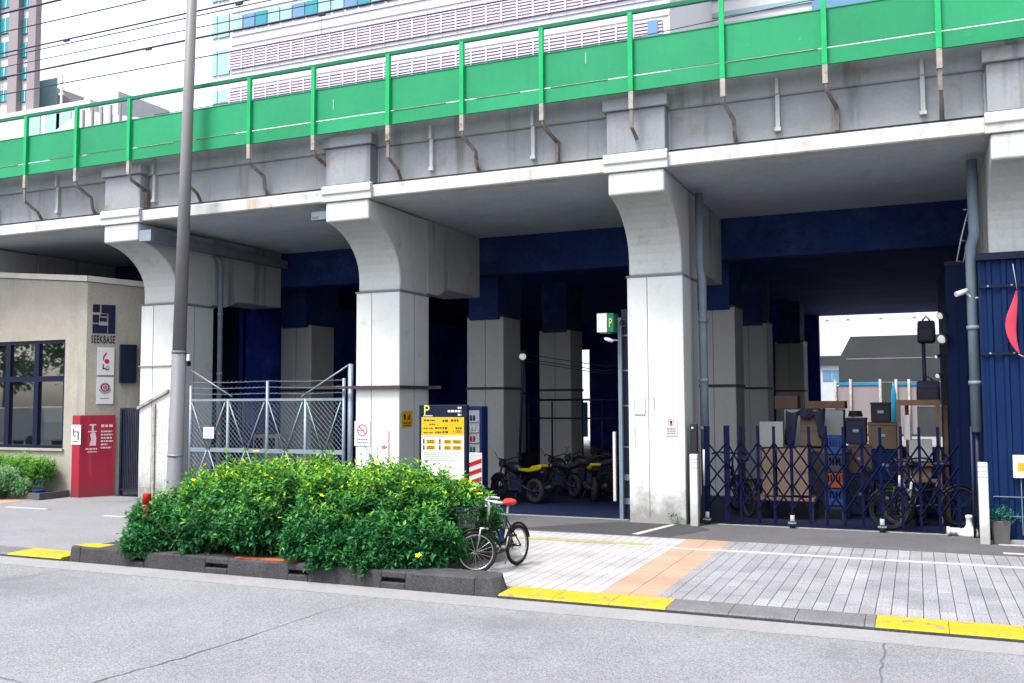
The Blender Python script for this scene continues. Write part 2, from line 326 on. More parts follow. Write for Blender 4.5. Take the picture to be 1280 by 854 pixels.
crack([G(0, 726, Z_ROAD), G(85, 713, Z_ROAD), G(115, 708, Z_ROAD)], .006, 'road_joint')
# dropped kerb: grey stones, parts of the row painted yellow
k = mb()
def kerbrow(m, x0, x1, L=.6, gap=.006):
    x = x0
    while x < x1-.02:
        e = min(x+L, x1); m.prism([(9.062, -.1), (9.062, -.015), (9.09, .0), (9.49, .006), (9.49, -.1)], 'x', x+gap/2, e-gap/2); x = e
kerbrow(k, -2.29, -.40); kerbrow(k, 4., 40.); kerbrow(k, -40., -11.27); kerbrow(k, -20.5, -20.4)
struct('kerb', k, M['kerb'])
k = mb(); kerbrow(k, -4.06, -2.29); kerbrow(k, -.40, 4.); kerbrow(k, -11.27, -10.28)
struct('kerb', k, M['yellow_paint'])
struct('kerb_face_shade', mb().box(-40, -10.2, 9.046, 9.0605, -.1, -.017).box(-4.06, 40, 9.046, 9.0605, -.1, -.017), M['kerb_old'])  # unpainted kerb front, darkened in colour to stand for its shadow
# pavements
YF = 13.62
def sheet(name, x0, x1, y0, y1, z, mt): return struct(name, mb().box(x0, x1, y0, y1, -.115, z), M[mt])
sheet('pavement', -9.8, -3.10, 9.494, YF, .000, 'paver_pale')
sheet('pavement', -2.486, 60, 9.494, YF, .001, 'paver_grey')
sheet('pavement', -3.10, -2.486, 9.494, 12.68, .002, 'paver_orange')
sheet('pavement', -3.10, -2.486, 12.80, YF, .002, 'paver_orange')
sheet('pavement', -3.10, -2.486, 12.68, 12.80, .0015, 'white_paint')
struct('white_line', mb().box(-2.486, 40, 12.68, 12.80, .001, .006), M['white_paint'])
struct('white_line', mb().box(-3.9, -3.104, 12.70, 12.79, .0005, .006), M['white_paint'])
struct('yellow_tactile_strip', mb().box(-9.8, -3.45, 12.78, 12.98, .0005, .006), M['paver_tactile'])
sheet('asphalt_apron', -120, -9.8, 9.494, 15.46, -.002, 'asphalt')
sheet('asphalt_apron', -9.8, 60, YF, 15.46, .002, 'asphalt_new')
struct('asphalt_patch', mb().prism([(-5.9, 13.75), (-3.4, 13.68), (-3.0, 14.7), (-3.3, 15.1), (-4.6, 15.1), (-5.2, 14.5)], 'z', .002, .006), M['asphalt_patch'])
struct('white_line', mb().prism([(G(790, 668).x, G(790, 668).y), (G(798, 669).x, G(798, 669).y), (G(848, 656).x, G(848, 656).y), (G(840, 656).x, G(840, 656).y)], 'z', .006, .010), M['white_paint'])
struct('white_line', mb().box(-3.0, .9, 15.36, 15.46, .002, .008), M['gutter'])
struct('white_line', mb().box(-8.7, -4.5, 15.36, 15.46, .002, .008), M['gutter'])
for (a, b) in (((1248, 681), (1290, 683)), ((1254, 692), (1300, 694)), ((8, 634), (60, 637)), ((130, 645), (160, 646))):
    p, q = G(*a), G(*b); struct('white_line', mb().box(p.x, q.x, p.y-.06, p.y+.06, -.001, .007), M['white_paint'])
struct('floor', mb().box(-120, 60, 15.46, 40., -.115, .001), M['floor_shade'])
struct('rear_yard', mb().box(-120, 60, 40., 100., -.115, .0), M['gutter'])
q = [G(0, 629), G(60, 629), G(35, 640), G(0, 640)]
struct('pavement', mb().box(-19.5, -16.9, 13.3, 14.3, -.001, .004), M['paver_orange'])
# planted island: concrete kerb with drain slots, earth inside
isl = mb(); xs = [-10.15, -9.55, -9.2, -8.0, -6.8, -5.55, -4.75, -4.1]
slots = []
for (u0, u1) in ((166, 182), (258, 286), (362, 387), (478, 508)):
    a, b = F(u0, 705, 9.13).x, F(u1, 712, 9.13).x; slots.append((a, b))
ZT = .145
x = -9.98
segs = []
for a, b in slots: segs += [(x, a, False), (a, b, True)]; x = b
segs.append((x, -4.35, False))
for a, b, hole in segs:
    if hole:
        isl.prism([(9.085, -.10), (9.09, .02), (9.13, .02), (9.25, .02), (9.25, -.10)], 'x', a, b)
        isl.prism([(9.105, .068), (9.11, .125), (9.13, ZT), (9.25, ZT), (9.25, .068)], 'x', a, b)
    else: isl.prism([(9.085, -.10), (9.11, .125), (9.13, ZT), (9.25, ZT), (9.25, -.10)], 'x', a, b)
isl.box(-9.98, -4.35, 9.25, 9.50, -.1, ZT)
# right end: slopes down and turns
isl.hexa([(-4.35,9.085,-.1),(-4.07,9.1,-.1),(-4.02,9.3,-.1),(-4.12,9.5,-.1),(-4.35,9.5,-.1)], [(-4.35,9.12,ZT),(-4.2,9.16,ZT-.008),(-4.12,9.3,ZT-.012),(-4.2,9.5,ZT-.008),(-4.35,9.5,ZT)])
# left rounded end
L = [(-9.98, 9.085)]+[(-9.98-.34*math.sin(t), 9.285-.2*math.cos(t)) for t in [math.pi*i/10 for i in range(1, 10)]]+[(-9.98, 9.5)]
isl.hexa([(a, b, -.1) for a, b in L], [(-9.98+(a+9.98)*.86, 9.285+(b-9.285)*.9, ZT-.01*(a < -10)) for a, b in L])
isl.box(-9.98, -9.78, 9.5, 11.9, -.1, ZT-.004); isl.box(-9.78, -5.1, 11.75, 11.9, -.1, ZT-.004)
struct('island_kerb', isl, M['kerb_old'], bevel=.012)
struct('island_kerb_top', mb().prism([(-10.2, 9.2), (-9.95, 9.16), (-9.7, 9.16), (-9.7, 9.42), (-10.1, 9.42)], 'z', ZT, ZT+.004), M['yellow_paint'])
a, b = F(296, 700, 9.2), F(370, 704, 9.2); struct('island_kerb_top', mb().box(a.x, b.x, 9.16, 9.27, ZT, ZT+.008), M['orange_plastic'])
struct('island_soil', mb().box(-9.78, -5.1, 9.5, 11.75, -.1, .09), M['earth'])

# ------------------------------------------------------------------ the front viaduct
PX = [-20.38, -15.03, -9.70, -4.40, 1.0, 6.35]; PW = .94
via = thing('viaduct', 'grey concrete railway viaduct with flared white pillars along the street', 'viaduct', (0, 14, 0))
YA = 14.12    # ledge and capital plane
# deck and soffit, one mesh per bay: the soffit sheet reads as its own surface
mb().box(-60, 40, 14.36, 18.7, 5.60, 6.62).build('deck', M['concrete_soffit'], via)
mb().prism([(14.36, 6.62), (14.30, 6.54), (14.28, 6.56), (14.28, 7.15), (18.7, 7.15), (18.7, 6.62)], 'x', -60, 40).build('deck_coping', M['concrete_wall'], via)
for i in range(len(PX)-1):
    x0, x1 = PX[i]+PW+.04, PX[i+1]-.04
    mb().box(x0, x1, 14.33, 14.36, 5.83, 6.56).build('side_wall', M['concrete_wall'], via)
    m = mb().prism([(YA+.02, 5.60), (YA, 5.62), (YA, 5.80), (YA+.02, 5.83), (14.36, 5.84), (14.36, 5.60)], 'x', x0-.03, x1+.03); o = m.build('ledge', M['concrete_ledge'], via)
    mb().tube([(x0, YA+.015, 5.845), (x1, YA+.015, 5.845)], .013, 5).build('ledge_conduit', M['black_plastic'], o)
def bracket_profile(y0, zb, zt, yf):
    P = [(y0, zb)]
    for i in range(0, 11):
        t = i/10.; a = math.pi*.5*t
        P.append((y0-(y0-yf)*(1-math.cos(a*.92))/(1-math.cos(math.pi*.46)), 4.30+(5.22-4.30)*math.sin(a*.92)/math.sin(math.pi*.46)))
    P += [(yf, 5.58), (y0+.3, 5.58)]
    return P
for i, x in enumerate(PX):
    p = mb()
    p.prism([(15.20, 4.08)]+bracket_profile(15.20, 4.08, 5.58, YA-.03)[1:-1]+[(16.28, 5.58), (16.28, 4.08)], 'x', x+.02, x+PW-.02)
    pil = p.build('pillar', M['concrete_pillar'], via, bevel=.035, seg=3)
    j = mb().box(x, x+PW, 15.15, 16.30, -.02, 4.06).build('steel_jacket', M['jacket'], pil, bevel=.02)
    s = mb()
    s.box(x+PW*.36, x+PW*.36+.008, 15.144, 15.1515, 0.1, 4.05); s.box(x+PW-.0015, x+PW+.005, 15.70, 15.708, .1, 4.05)
    s.build('jacket_seam', M['ink_grey'], j)
    mb().box(x-.012, x+PW+.012, 15.138, 16.312, 4.045, 4.075).build('jacket_rim', M['ink_grey'], j)
    # capital band and the block that rises through the parapet
    c = mb().prism([(YA-.06, 5.58), (YA-.06, 5.70), (YA-.085, 5.72), (YA-.085, 5.84), (YA-.05, 5.87), (14.5, 5.88), (14.5, 5.58)], 'x', x-.045, x+PW+.045)
    c.build('capital', M['concrete_ledge'], pil, bevel=.012)
    mb().box(x+.0, x+PW, 14.11, 14.42, 5.882, 6.56).build('parapet_block', M['concrete_wall'], pil, bevel=.015)
    mb().box(x-.05, x+PW+.05, 14.05, 14.44, 6.562, 6.76).build('block_coping', M['concrete_beam'] if 0 else M['concrete_wall'], pil, bevel=.015)
    # cross beam behind the pillar, with a tapered underside
    b = mb().prism([(16.28, 5.598), (16.28, 4.12), (16.75, 4.12), (17.15, 4.28), (18.70, 4.28), (18.70, 5.598)], 'x', x+.02, x+PW-.02)
    b.build('cross_beam', M['concrete_beam'], via, bevel=.02)
# collar rail on the second visible pillar
col = mb()
zc = 2.27; xa, xb = PX[2]-.06, PX[2]+PW+.06
col.box(xa, xb, 15.06, 15.147, zc-.03, zc+.03); col.box(PX[2]+PW+.003, xb, 15.147, 16.31, zc-.03, zc+.03); col.box(xb, xb+.3, 16.1, 16.16, zc-.03, zc+.03); col.box(xa-.8, xa, 15.08, 15.13, zc-.025, zc+.025)
col.build('collar_rail', M['brown_steel'], via)
# first pillar patch: lower cladding of white boards, tilted strip
x = PX[1]; pt = mb(); pt.prism([(x-.02, 1.92), (x+PW*.86, 2.28), (x+PW*.86, 2.22), (x-.02, 1.86)], 'y', 15.10, 15.146); pt.box(x+.40, x+.46, 15.11, 15.146, .1, 1.98); pt.box(x-.02, x+PW*.9, 15.12, 15.147, 2.76, 2.78)
pt.build('cladding_batten', M['pale_steel'], via)
gr = mb()
for i in range(9): gr.box(x+.02, x+PW*.84, 15.1465, 15.1515, .25+i*.18, .258+i*.18)
for i in range(11): gr.box(x+.04+i*.075, x+.046+i*.075, 15.1455, 15.1512, .2, 1.84)
gr.build('cladding_grid', M['grid_line'], via)

# parapet stiffeners
for u in (75, 195, 540, 667, 973, 1155):
    xx = F(u, 170, 14.3).x; m = mb(); m.box(xx-.03, xx+.03, 14.26, 14.33, 6.05, 6.56); m.box(xx-.045, xx+.045, 14.24, 14.33, 6.0, 6.05); m.box(xx-.025, xx+.025, 14.22, 14.30, 6.56, 6.79)
    m.build('stiffener', M['concrete_beam'], via)

# ------------------------------------------------------------------ the green trackside fence
YG = 13.93
fence = thing('trackside_fence', 'long bright green steel fence with solid panels along the viaduct edge', 'fence', (0, YG, 6.8))
posts = [F(u, v, YG).x for u, v in ((35, 180), (98, 170), (164, 160), (235, 145), (314, 130), (394, 120), (487, 110), (579, 95), (678, 80), (789, 60), (903, 45), (1030, 30), (1172, 15))]
d0 = posts[1]-posts[0]
posts = [posts[0]-d0*k for k in range(8, 0, -1)]+posts+[posts[-1]+1.5*k for k in range(1, 5)]
zb, zs, zt, zr = 6.80, 7.035, 7.60, 8.05
mb().box(posts[0], posts[-1], YG-.035, YG+.035, zr-.03, zr+.03).build('top_rail', M['green_rail'], fence)
for i, xx in enumerate(posts):
    m = mb().box(xx-.038, xx+.038, YG-.08, YG-.012, zb-.02, zr-.03)
    m.build('fence_post', M['green_post'], fence, bevel=.004)
    kind = i % 3
    b = mb(); b.cur = 1; b.box(xx-.036, xx+.036, YG-.075, YG-.015, 6.50, zb-.02); b.cur = 0
    if kind == 0:
        b.tube([(xx, YG-.04, 6.52), (xx+.0, YG-.02, 6.42), (xx+.10, 14.20, 6.22), (xx+.10, 14.24, 6.0), (xx+.11, 14.30, 5.9)], .034, 6)
    elif kind == 1:
        b.tube([(xx, YG-.04, 6.52), (xx+.02, YG+.02, 6.40), (xx+.12, 14.22, 6.24)], .034, 6); b.box(xx+.09, xx+.15, 14.22, 14.31, 5.9, 6.26)
    else:
        b.box(xx-.028, xx+.028, YG-.06, YG-.03, 6.2, 6.5); b.tube([(xx, YG-.04, 6.22), (xx+.02, 14.2, 6.05), (xx+.02, 14.30, 5.9)], .032, 6)
    b.build('fence_bracket', [M['rusty_steel'], M['pale_steel']], fence)
for a, b in zip(posts, posts[1:]):
    m = mb(); m.box(a+.0, b, YG-.010, YG+.006, zs+.012, zt); m.box(a, b, YG-.02, YG+.02, zt, zt+.014)
    m.build('upper_panel', M['green_panel'], fence)
    m = mb(); m.box(a, b, YG-.016, YG+.004, zb, zs-.01); m.box(a, b, YG-.03, YG+.01, zb-.012, zb)
    m.build('lower_panel', M['green_panel'], fence)
    if rnd.random() < .6: mb().box(a+rnd.uniform(.04, .3), b-rnd.uniform(.04, .4), YG-.026, YG-.004, zs-.008, zs+.001).build('panel_lip', M['green_pale'], fence)
for u, v in ((425, 60), (415, 140), (565/3.2+240, 130), (732, 72), (1149, 25)):
    q = F(u, v, YG-.02); 
    if zs+.2 < q.z < zt: mb().box(q.x-.008, q.x+.008, YG-.016, YG-.011, q.z-.10, q.z+.08).build('scratch_mark', M['green_pale'], fence)

# ------------------------------------------------------------------ the older viaduct behind, and what closes the space
old = thing('rear_viaduct', 'navy shade-coloured underside of the older viaduct behind the front row of pillars', 'viaduct', (0, 28, 0))
mb().box(-60, 30, 18.9, 39.0, 5.30, 6.6).build('deck', M['navy_shade'], old)
mb().box(-60, 30, 18.703, 19.1, 4.78, 5.7).build('girder', M['navy_shade_beam'], old)
for i, x in enumerate(PX):
    for (ya, yb) in ((19.5, 21.6), (24.2, 26.1), (32.6, 34.6)): mb().hexa([(x+.1, ya+.35, 3.9), (x+PW-.1, ya+.35, 3.9), (x+PW-.1, yb-.35, 3.9), (x+.1, yb-.35, 3.9)], [(x+.08, ya+.3, 5.302), (x+PW-.08, ya+.3, 5.302), (x+PW-.08, yb-.3, 5.302), (x+.08, yb-.3, 5.302)]).build('column_head', M['navy_shade_beam'], old)
    for (ya, yb) in ((19.93, 20.95), (24.55, 25.55), (33.0, 34.2)):
        if i == 5 : continue
        if i == 4 and ya > 24: continue
        c = mb().box(x, x+PW, ya, yb, 0, 3.97).build('column', M['jacket_in'], old, bevel=.02)
        mb().box(x-.015, x+PW+.015, ya-.015, yb+.015, 3.95, 3.99).build('column_rim', M['brown_steel'], c); mb().box(x-.02, x+PW+.02, ya-.02, yb+.02, 2.27, 2.33).build('column_band', M['brown_steel'], c)
        mb().box(x+PW*.5, x+PW*.5+.012, ya-.006, ya+.004, .1, 3.9).build('column_seam', M['ink_grey'], c)
rw = mb()
g1, g2, g3, g4 = F(656, 500, 38.6).x, F(664, 500, 38.6).x, F(726, 500, 38.6).x, F(739, 500, 38.6).x
oL = F(1025, 450, 38.6).x
for a, b in ((-60, g1), (g2, g3), (g4, oL), (2.3, 30)): rw.box(a, b, 38.4, 38.7, 0, 5.298)
rw.box(g1, g2, 38.4, 38.7, 3.9, 5.298).box(g3, g4, 38.4, 38.7, 4.2, 5.298)
tag(rw.build('rear_wall', M['navy_shade']), 'shade-coloured wall closing the far side under the viaduct with narrow bright gaps', 'wall')
tag(mb().box(-15.4, -15.25, 19.0, 38.4, 0, 4.7).box(-60, -15.4, 18.75, 18.9, 0, 5.0).build('partition_wall', M['navy_shade']), 'shade-coloured partition wall deep behind the chain link gate', 'wall')

# ------------------------------------------------------------------ cafe at the left
cafe = thing('cafe_building', 'beige stucco cafe building with dark framed window under the viaduct', 'building', (-17, 16, 0))
cx0, cy0 = -16.41, 15.0; dB = Vector((.545, .838, 0)); eB = Vector((cx0, cy0, 0))+dB*2.6
def slope(xx): return 4.62-(xx-cx0)*.085
wx1, wx0 = -17.03, -23.5; wz0, wz1 = 1.02, 3.39
w = mb()
w.prism([(wx1, 0), (cx0, 0), (cx0, slope(cx0)), (wx1, slope(wx1))], 'y', cy0, cy0+.25)
w.box(wx0, wx1, cy0, cy0+.25, 0, wz0)
w.prism([(wx0, wz1), (wx1, wz1), (wx1, slope(wx1)), (wx0, slope(wx0))], 'y', cy0, cy0+.25)
nB = Vector((.838, -.545, 0))
w.hexa([Vector((cx0, cy0, 0)), eB, eB-nB*.2, Vector((cx0-.05, cy0+.3, 0))], [Vector((cx0, cy0, 4.62)), eB+Vector((0, 0, 4.50)), eB-nB*.2+Vector((0, 0, 4.50)), Vector((cx0-.05, cy0+.3, 4.62))])
w.build('wall', M['stucco'], cafe)
r = mb()
r.prism([(cx0+.03, slope(cx0)+.01), (cx0+.03, slope(cx0)+.13), (-26, slope(-26)+.13), (-26, slope(-26)+.01)], 'y', cy0-.05, cy0+.3)
a = Vector((cx0, cy0, 0))+nB*.05; b_ = eB+nB*.05
r.hexa([a+Vector((0, 0, 4.63)), b_+Vector((0, 0, 4.51)), b_-nB*.3+Vector((0, 0, 4.51)), a-nB*.3+Vector((0, 0, 4.63))], [a+Vector((0, 0, 4.75)), b_+Vector((0, 0, 4.63)), b_-nB*.3+Vector((0, 0, 4.63)), a-nB*.3+Vector((0, 0, 4.75))])
r.build('roof_coping', M['coping'], cafe)
mb().prism([(cx0-.1, cy0+.2), (-14.9, 17.0), (-14.9, 18.6), (-26, 18.6), (-26, cy0+.2)], 'z', 4.45, 4.5).build('roof', M['coping'], cafe)
mb().box(-24, -15.2, 18.3, 18.5, 0, 4.44).build('back_wall', M['navy_frame'], cafe)  # stucco wall coloured near-black navy in place of the bay's shade
cols = [-17.03]
for du in (81, 46, 8, -30): pass
wp = [F(u, 500, cy0).x for u in (81, 44, 4)]; step = wp[0]-wp[1]
xs = [-17.03-step*i for i in range(0, 8)]
for i in range(6):
    a, b = xs[i+1], xs[i]
    zm = F(60, 473, cy0).z
    fr = mb(); t = .07
    fr.box(a, a+t, cy0+.03, cy0+.13, wz0, wz1); fr.box(b-t, b, cy0+.03, cy0+.13, wz0, wz1)
    fr.box(a+t, b-t, cy0+.03, cy0+.13, wz0, wz0+t); fr.box(a+t, b-t, cy0+.03, cy0+.13, wz1-t, wz1); fr.box(a+t, b-t, cy0+.03, cy0+.13, zm-.07, zm+.05)
    wf = fr.build('window', M['navy_frame'], cafe)
    mb().box(a+t, b-t, cy0+.08, cy0+.09, wz0+t, zm-.07).build('pane', M['glass_dark'], wf); mb().box(a+t, b-t, cy0+.08, cy0+.09, zm+.05, wz1-t).build('pane', M['glass_dark'], wf)
mb().box(wx0, wx1+.03, cy0-.05, cy0+.05, wz0-.05, wz0-.002).build('window_sill', M['stucco'], cafe)
mb().box(wx0-.1, wx0, cy0, cy0+.2, 0, 4.6).build('wall', M['stucco'], cafe)

# signs on the angled corner wall
pB = lambda s_, z: Vector((cx0, cy0, z))+dB*s_
def onB(u, v):
    """point of the angled wall seen at a pixel"""
    r = ray(u, v); n = nB; t = (Vector((cx0, cy0, 0))-EYEP).dot(n)/r.dot(n); return EYEP+r*t
tl, br = onB(115, 380), onB(144, 420); zc_ = (tl.z+br.z)/2; cen = (onB(115, 399)+onB(144, 401))/2
W_ = (onB(144, 400)-onB(115, 400)).length; H_ = W_*.98
pn = Panel(onB(129.5, 399), dB); pn.n = nB
lg = thing('wall_emblem', 'dark blue maze-like square emblem and lettering on the stucco corner wall', 'sign', tuple(pn.o))
m = mb(); q = W_/2; h = abs(onB(129, 380).z-onB(129, 416).z)/2
X = lambda t: -q+2*q*t
Yv = lambda t: h-2*h*t
for (x0, y0, x1, y1) in ((.03, .0, .33, .27), (.40, .0, 1., .30), (.70, .30, 1., 1.), (.03, .36, .30, .63), (.34, .45, .64, .58), (.36, .33, .66, .40), (.03, .68, .30, 1.), (.30, .72, .66, 1.)):
    pn.rect(m, X(x0), X(x1), Yv(y1), Yv(y0), .002, .012)
m.build('emblem', M['navy_print'], lg)
m = mb(); pn.text(m, 'SEEKBASE', 0, -h-.14, .235, .006, fit=2*q*1.02, space=1.18, bold=.006); lt = m.build('lettering', M['navy_print'], lg)
def bsign(u0, u1, v0, v1, name, label):
    cp = onB((u0+u1)/2, (v0+v1)/2); p = Panel(cp, dB); p.n = nB
    hw = (onB(u1, (v0+v1)/2)-onB(u0, (v0+v1)/2)).length/2; hh = abs(onB((u0+u1)/2, v0).z-onB((u0+u1)/2, v1).z)/2
    t = thing(name, label, 'sign', tuple(cp)); m = mb(); p.rect(m, -hw, hw, -hh, hh, .003, .03); m.build('board', M['sign_white'], t); return t, p, hw, hh
t, p, hw, hh = bsign(121.5, 142.5, 434.5, 469, 'wall_sign', 'white wall sign with red brush stroke and red dot above green mark')
m = mb(); p.disc(m, hw*.12, hh*.0, hw*.30, .031, .034); p.poly(m, [(-hw*.35, hh*.25), (-hw*.2, hh*.25), (hw*.15, hh*.65), (0, hh*.62), (-hw*.3, hh*.42)], .031, .034); p.rect(m, -hw*.35, -hw*.22, hh*.05, hh*.27, .031, .034); m.build('red_mark', M['ink_red'], t)
m = mb(); p.poly(m, [(-hw*.35, -hh*.2), (-hw*.25, -hh*.2), (-hw*.25, -hh*.5), (0, -hh*.5), (0, -hh*.58), (-hw*.4, -hh*.58)], .031, .034); m.build('black_mark', M['ink'], t)
m = mb(); p.annulus(m, hw*.22, -hh*.48, hw*.22, hw*.14, .033); p.rect(m, hw*.0, hw*.4, -hh*.64, -hh*.58, .031, .034); m.build('green_mark', M['ink_green'], t)
t, p, hw, hh = bsign(120.5, 141.5, 471.5, 505, 'wall_sign', 'white wall sign with round dark pink crest, lower of two')
m = mb(); p.annulus(m, 0, hh*.22, hw*.50, hw*.38, .033); m.build('crest_ring', M['ink'], t)
m = mb(); p.disc(m, 0, hh*.22, hw*.30, .031, .034); p.annulus(m, 0, hh*.22, hw*.62, hw*.54, .033); m.build('crest', M['ink_pink'], t)
m = mb()
for i in range(12):
    a = math.pi*(1.15+.7*i/11); p.rect(m, hw*.72*math.cos(a)-hw*.05, hw*.72*math.cos(a)+hw*.05, hh*.22+hw*.72*math.sin(a)-hw*.08, hh*.22+hw*.72*math.sin(a)+hw*.08, .031, .034)
p.lines(m, -hw*.5, hw*.5, -hh*.58, hh*.07, .031); m.build('small_print', M['ink_grey'], t)

# dark wall screen beside the pillar
c_ = onB(159, 455); p = Panel(c_+nB*.1, (1, 0, 0)); t = thing('wall_screen', 'dark hooded screen box on the cafe wall beside the pillar', 'screen', tuple(c_))
p = Panel(c_+nB*.13, dB); p.n = nB; m = mb(); p.rect(m, -.17, .17, -.42, .42, -.125, .0); m.build('casing', M['navy_frame'], t, bevel=.01)
m = mb(); p.rect(m, -.12, .12, -.35, .36, .0, .006); m.build('display', M['sign_navy'], t)

q0, q1 = F(151, 560, 15.6), F(164, 560, 15.6); zg = F(157, 510, 15.6).z
t = thing('side_gate', 'dark slatted side gate between the red hoarding and the first pillar', 'gate', (q0.x, 15.6, 0)); mb().box(q0.x-.02, q0.x+.03, 15.58, 15.63, 0, zg).box(q0.x+.03, -15.04, 15.59, 15.62, zg-.05, zg).box(q0.x+.03, -15.04, 15.59, 15.62, .1, .15).build('gate_frame', M['black_steel'], t)
x = q0.x+.06
while x < -15.06: mb().box(x, x+.02, 15.595, 15.615, .15, zg-.05).build('slat', M['black_steel'], t); x += .05
# red corner hoarding
t = thing('red_hoarding', 'dark red folded board with white print at the cafe corner', 'board', (cx0, cy0-.1, 0))
e1 = Vector((cx0-.0, cy0-.12, 0)); L1 = G(85, 622); Lp = Vector((L1.x, cy0-.10, 0)); e2 = e1+dB*((onB(149, 560)-Vector((cx0, cy0, 0))).dot(dB))
m = mb(); Hh = 1.74
m.hexa([Lp, e1, e1-nB*0+Vector((0, .03, 0)), Lp+Vector((0, .03, 0))], [Lp+Vector((0, 0, Hh)), e1+Vector((0, 0, Hh)), e1+Vector((0, .03, Hh)), Lp+Vector((0, .03, Hh))])
m.hexa([e1, e2, e2-nB*.03, e1-nB*.03], [e1+Vector((0, 0, Hh)), e2+Vector((0, 0, Hh)), e2-nB*.03+Vector((0, 0, Hh)), e1-nB*.03+Vector((0, 0, Hh))])
rb = m.build('board', M['red_board'], t)
p = Panel(((Lp+e1)/2)+Vector((0, -.002, 1.34)), (e1-Lp)); wl = (e1-Lp).length
m = mb(); p.rect(m, -.14, .16, -.22, .20, 0, .004); m.build('notice', M['sign_white'], t)
m = mb(); p.rect(m, -.05, .10, .04, .06, .004, .006); p.rect(m, .06, .10, -.12, .06, .004, .006); p.rect(m, -.08, -.05, -.02, .12, .004, .006); p.rect(m, -.08, .02, -.05, -.03, .004, .006); p.lines(m, -.10, .10, -.155, .02, .004); m.build('notice_mark', M['ink'], t)
wB = (e2-e1).length; p = Panel(e1+dB*wB*.55+Vector((0, 0, 1.27)), dB); p.n = nB; wB *= .9
m = mb()
for (x0, x1, y) in ((.05, .42, .24), (.05, .40, .12), (.05, .41, .05), (.05, .40, -.02), (.05, .44, -.09), (.05, .26, -.16), (.05, .38, -.23)): p.lines(m, x0*wB, x1*wB, y, .035 if y < .2 else .055, .002)
sc9 = wB*1.05; p.poly(m, [(x_*sc9, y_*.9) for x_, y_ in ((-.30, -.20), (-.10, -.20), (-.09, .0), (-.12, .10), (-.17, .12), (-.17, .30), (-.23, .30), (-.23, .12), (-.28, .06), (-.24, -.05))], .002, .005); p.rect(m, -.30*sc9, -.10*sc9, .25, .28, .002, .004); p.rect(m, -.34*sc9, -.08*sc9, .11, .135, .005, .007); p.lines(m, -.40*sc9, -.05*sc9, -.25, .035, .002); p.lines(m, -.34*sc9, -.06*sc9, -.31, .025, .002)
m.build('white_print', M['ink_pale'], t)

# ------------------------------------------------------------------ foliage helper
def leaf(m, p, d, up, L, W, tint):
    d = d.normalized(); s_ = d.cross(up)
    if s_.length < 1e-4: s_ = Vector((1, 0, 0))
    s_.normalize(); n = s_.cross(d); a = p; b = p+d*L
    mid = p+d*L*.45-n*L*.06; k = len(m.v)
    m.v += [tuple(a), tuple(mid+s_*W*.5+n*W*.18), tuple(b-n*L*.12), tuple(mid-s_*W*.5+n*W*.18)]
    m.att += [tint]*4; m.f += [(k, k+1, k+2), (k, k+2, k+3)]; m.mi += [0, 0]; m.sm += [False, False]
def rv(): 
    while 1:
        v = Vector((rnd.uniform(-1, 1), rnd.uniform(-1, 1), rnd.uniform(-1, 1)))
        if .05 < v.length < 1: return v.normalized()
def shoot(m, tw, tip, dirn, length, L, W, young, n=10):
    base = tip-dirn*length; side = dirn.cross(rv()).normalized()
    if tw is not None: tw.tube([base, base.lerp(tip, .5)+rv()*.02, tip], .004, 4, r2=.002)
    for i in range(n):
        t = (i+.5)/n; p = base.lerp(tip, t)+rv()*.01
        side = (Matrix.Rotation(1.57+rnd.uniform(-.4, .4), 3, dirn) @ side)
        for sg in (1, -1):
            d = (dirn*(.35+.5*t)+side*sg+rv()*.25); sz = L*(1-.35*t)*rnd.uniform(.75, 1.2)
            ti = min(1., max(0., young*(.35+.65*t)+rnd.gauss(0, .13)))
            leaf(m, p, d, (Vector((0, 0, 1))+rv()*.35).normalized(), sz, sz*W, ti)

# the big shrub in the island
shr = thing('flowering_shrub', 'big spreading green shrub with yellow flowers on the kerbed island', 'shrub', (-7.1, 10.4, .1))
LM = mb(); TW = mb()
blobs = []   # cx, cy, cz, rx, ry, rz
xx = -9.25
prof = [(-9.1, 10.05, .42, .58, .70, .40), (-8.75, 10.25, .50, .70, .85, .48), (-8.1, 10.45, .60, .75, .95, .55), (-7.45, 10.5, .60, .75, 1.0, .56), (-6.75, 10.5, .57, .75, 1.0, .56), (-6.1, 10.5, .56, .75, 1.0, .55), (-5.5, 10.7, .50, .60, .85, .48),
        (-8.35, 9.62, .36, .6, .50, .38), (-7.5, 9.60, .40, .6, .48, .38), (-6.6, 9.56, .36, .65, .48, .38), (-5.85, 9.60, .34, .6, .48, .38), (-5.35, 9.75, .34, .5, .45, .38), (-9.05, 9.55, .26, .40, .42, .32),
        (-6.28, 9.25, .22, .26, .25, .22), (-5.75, 9.28, .20, .22, .22, .2), (-9.1, 9.22, .2, .2, .22, .2)]
def inside(p, skip=None, sc=.86):
    for i, b in enumerate(prof):
        if i == skip: continue
        if ((p.x-b[0])/(b[3]*sc))**2+((p.y-b[1])/(b[4]*sc))**2+((p.z-b[2])/(b[5]*sc))**2 < 1: return True
    return False
flower_pts = []
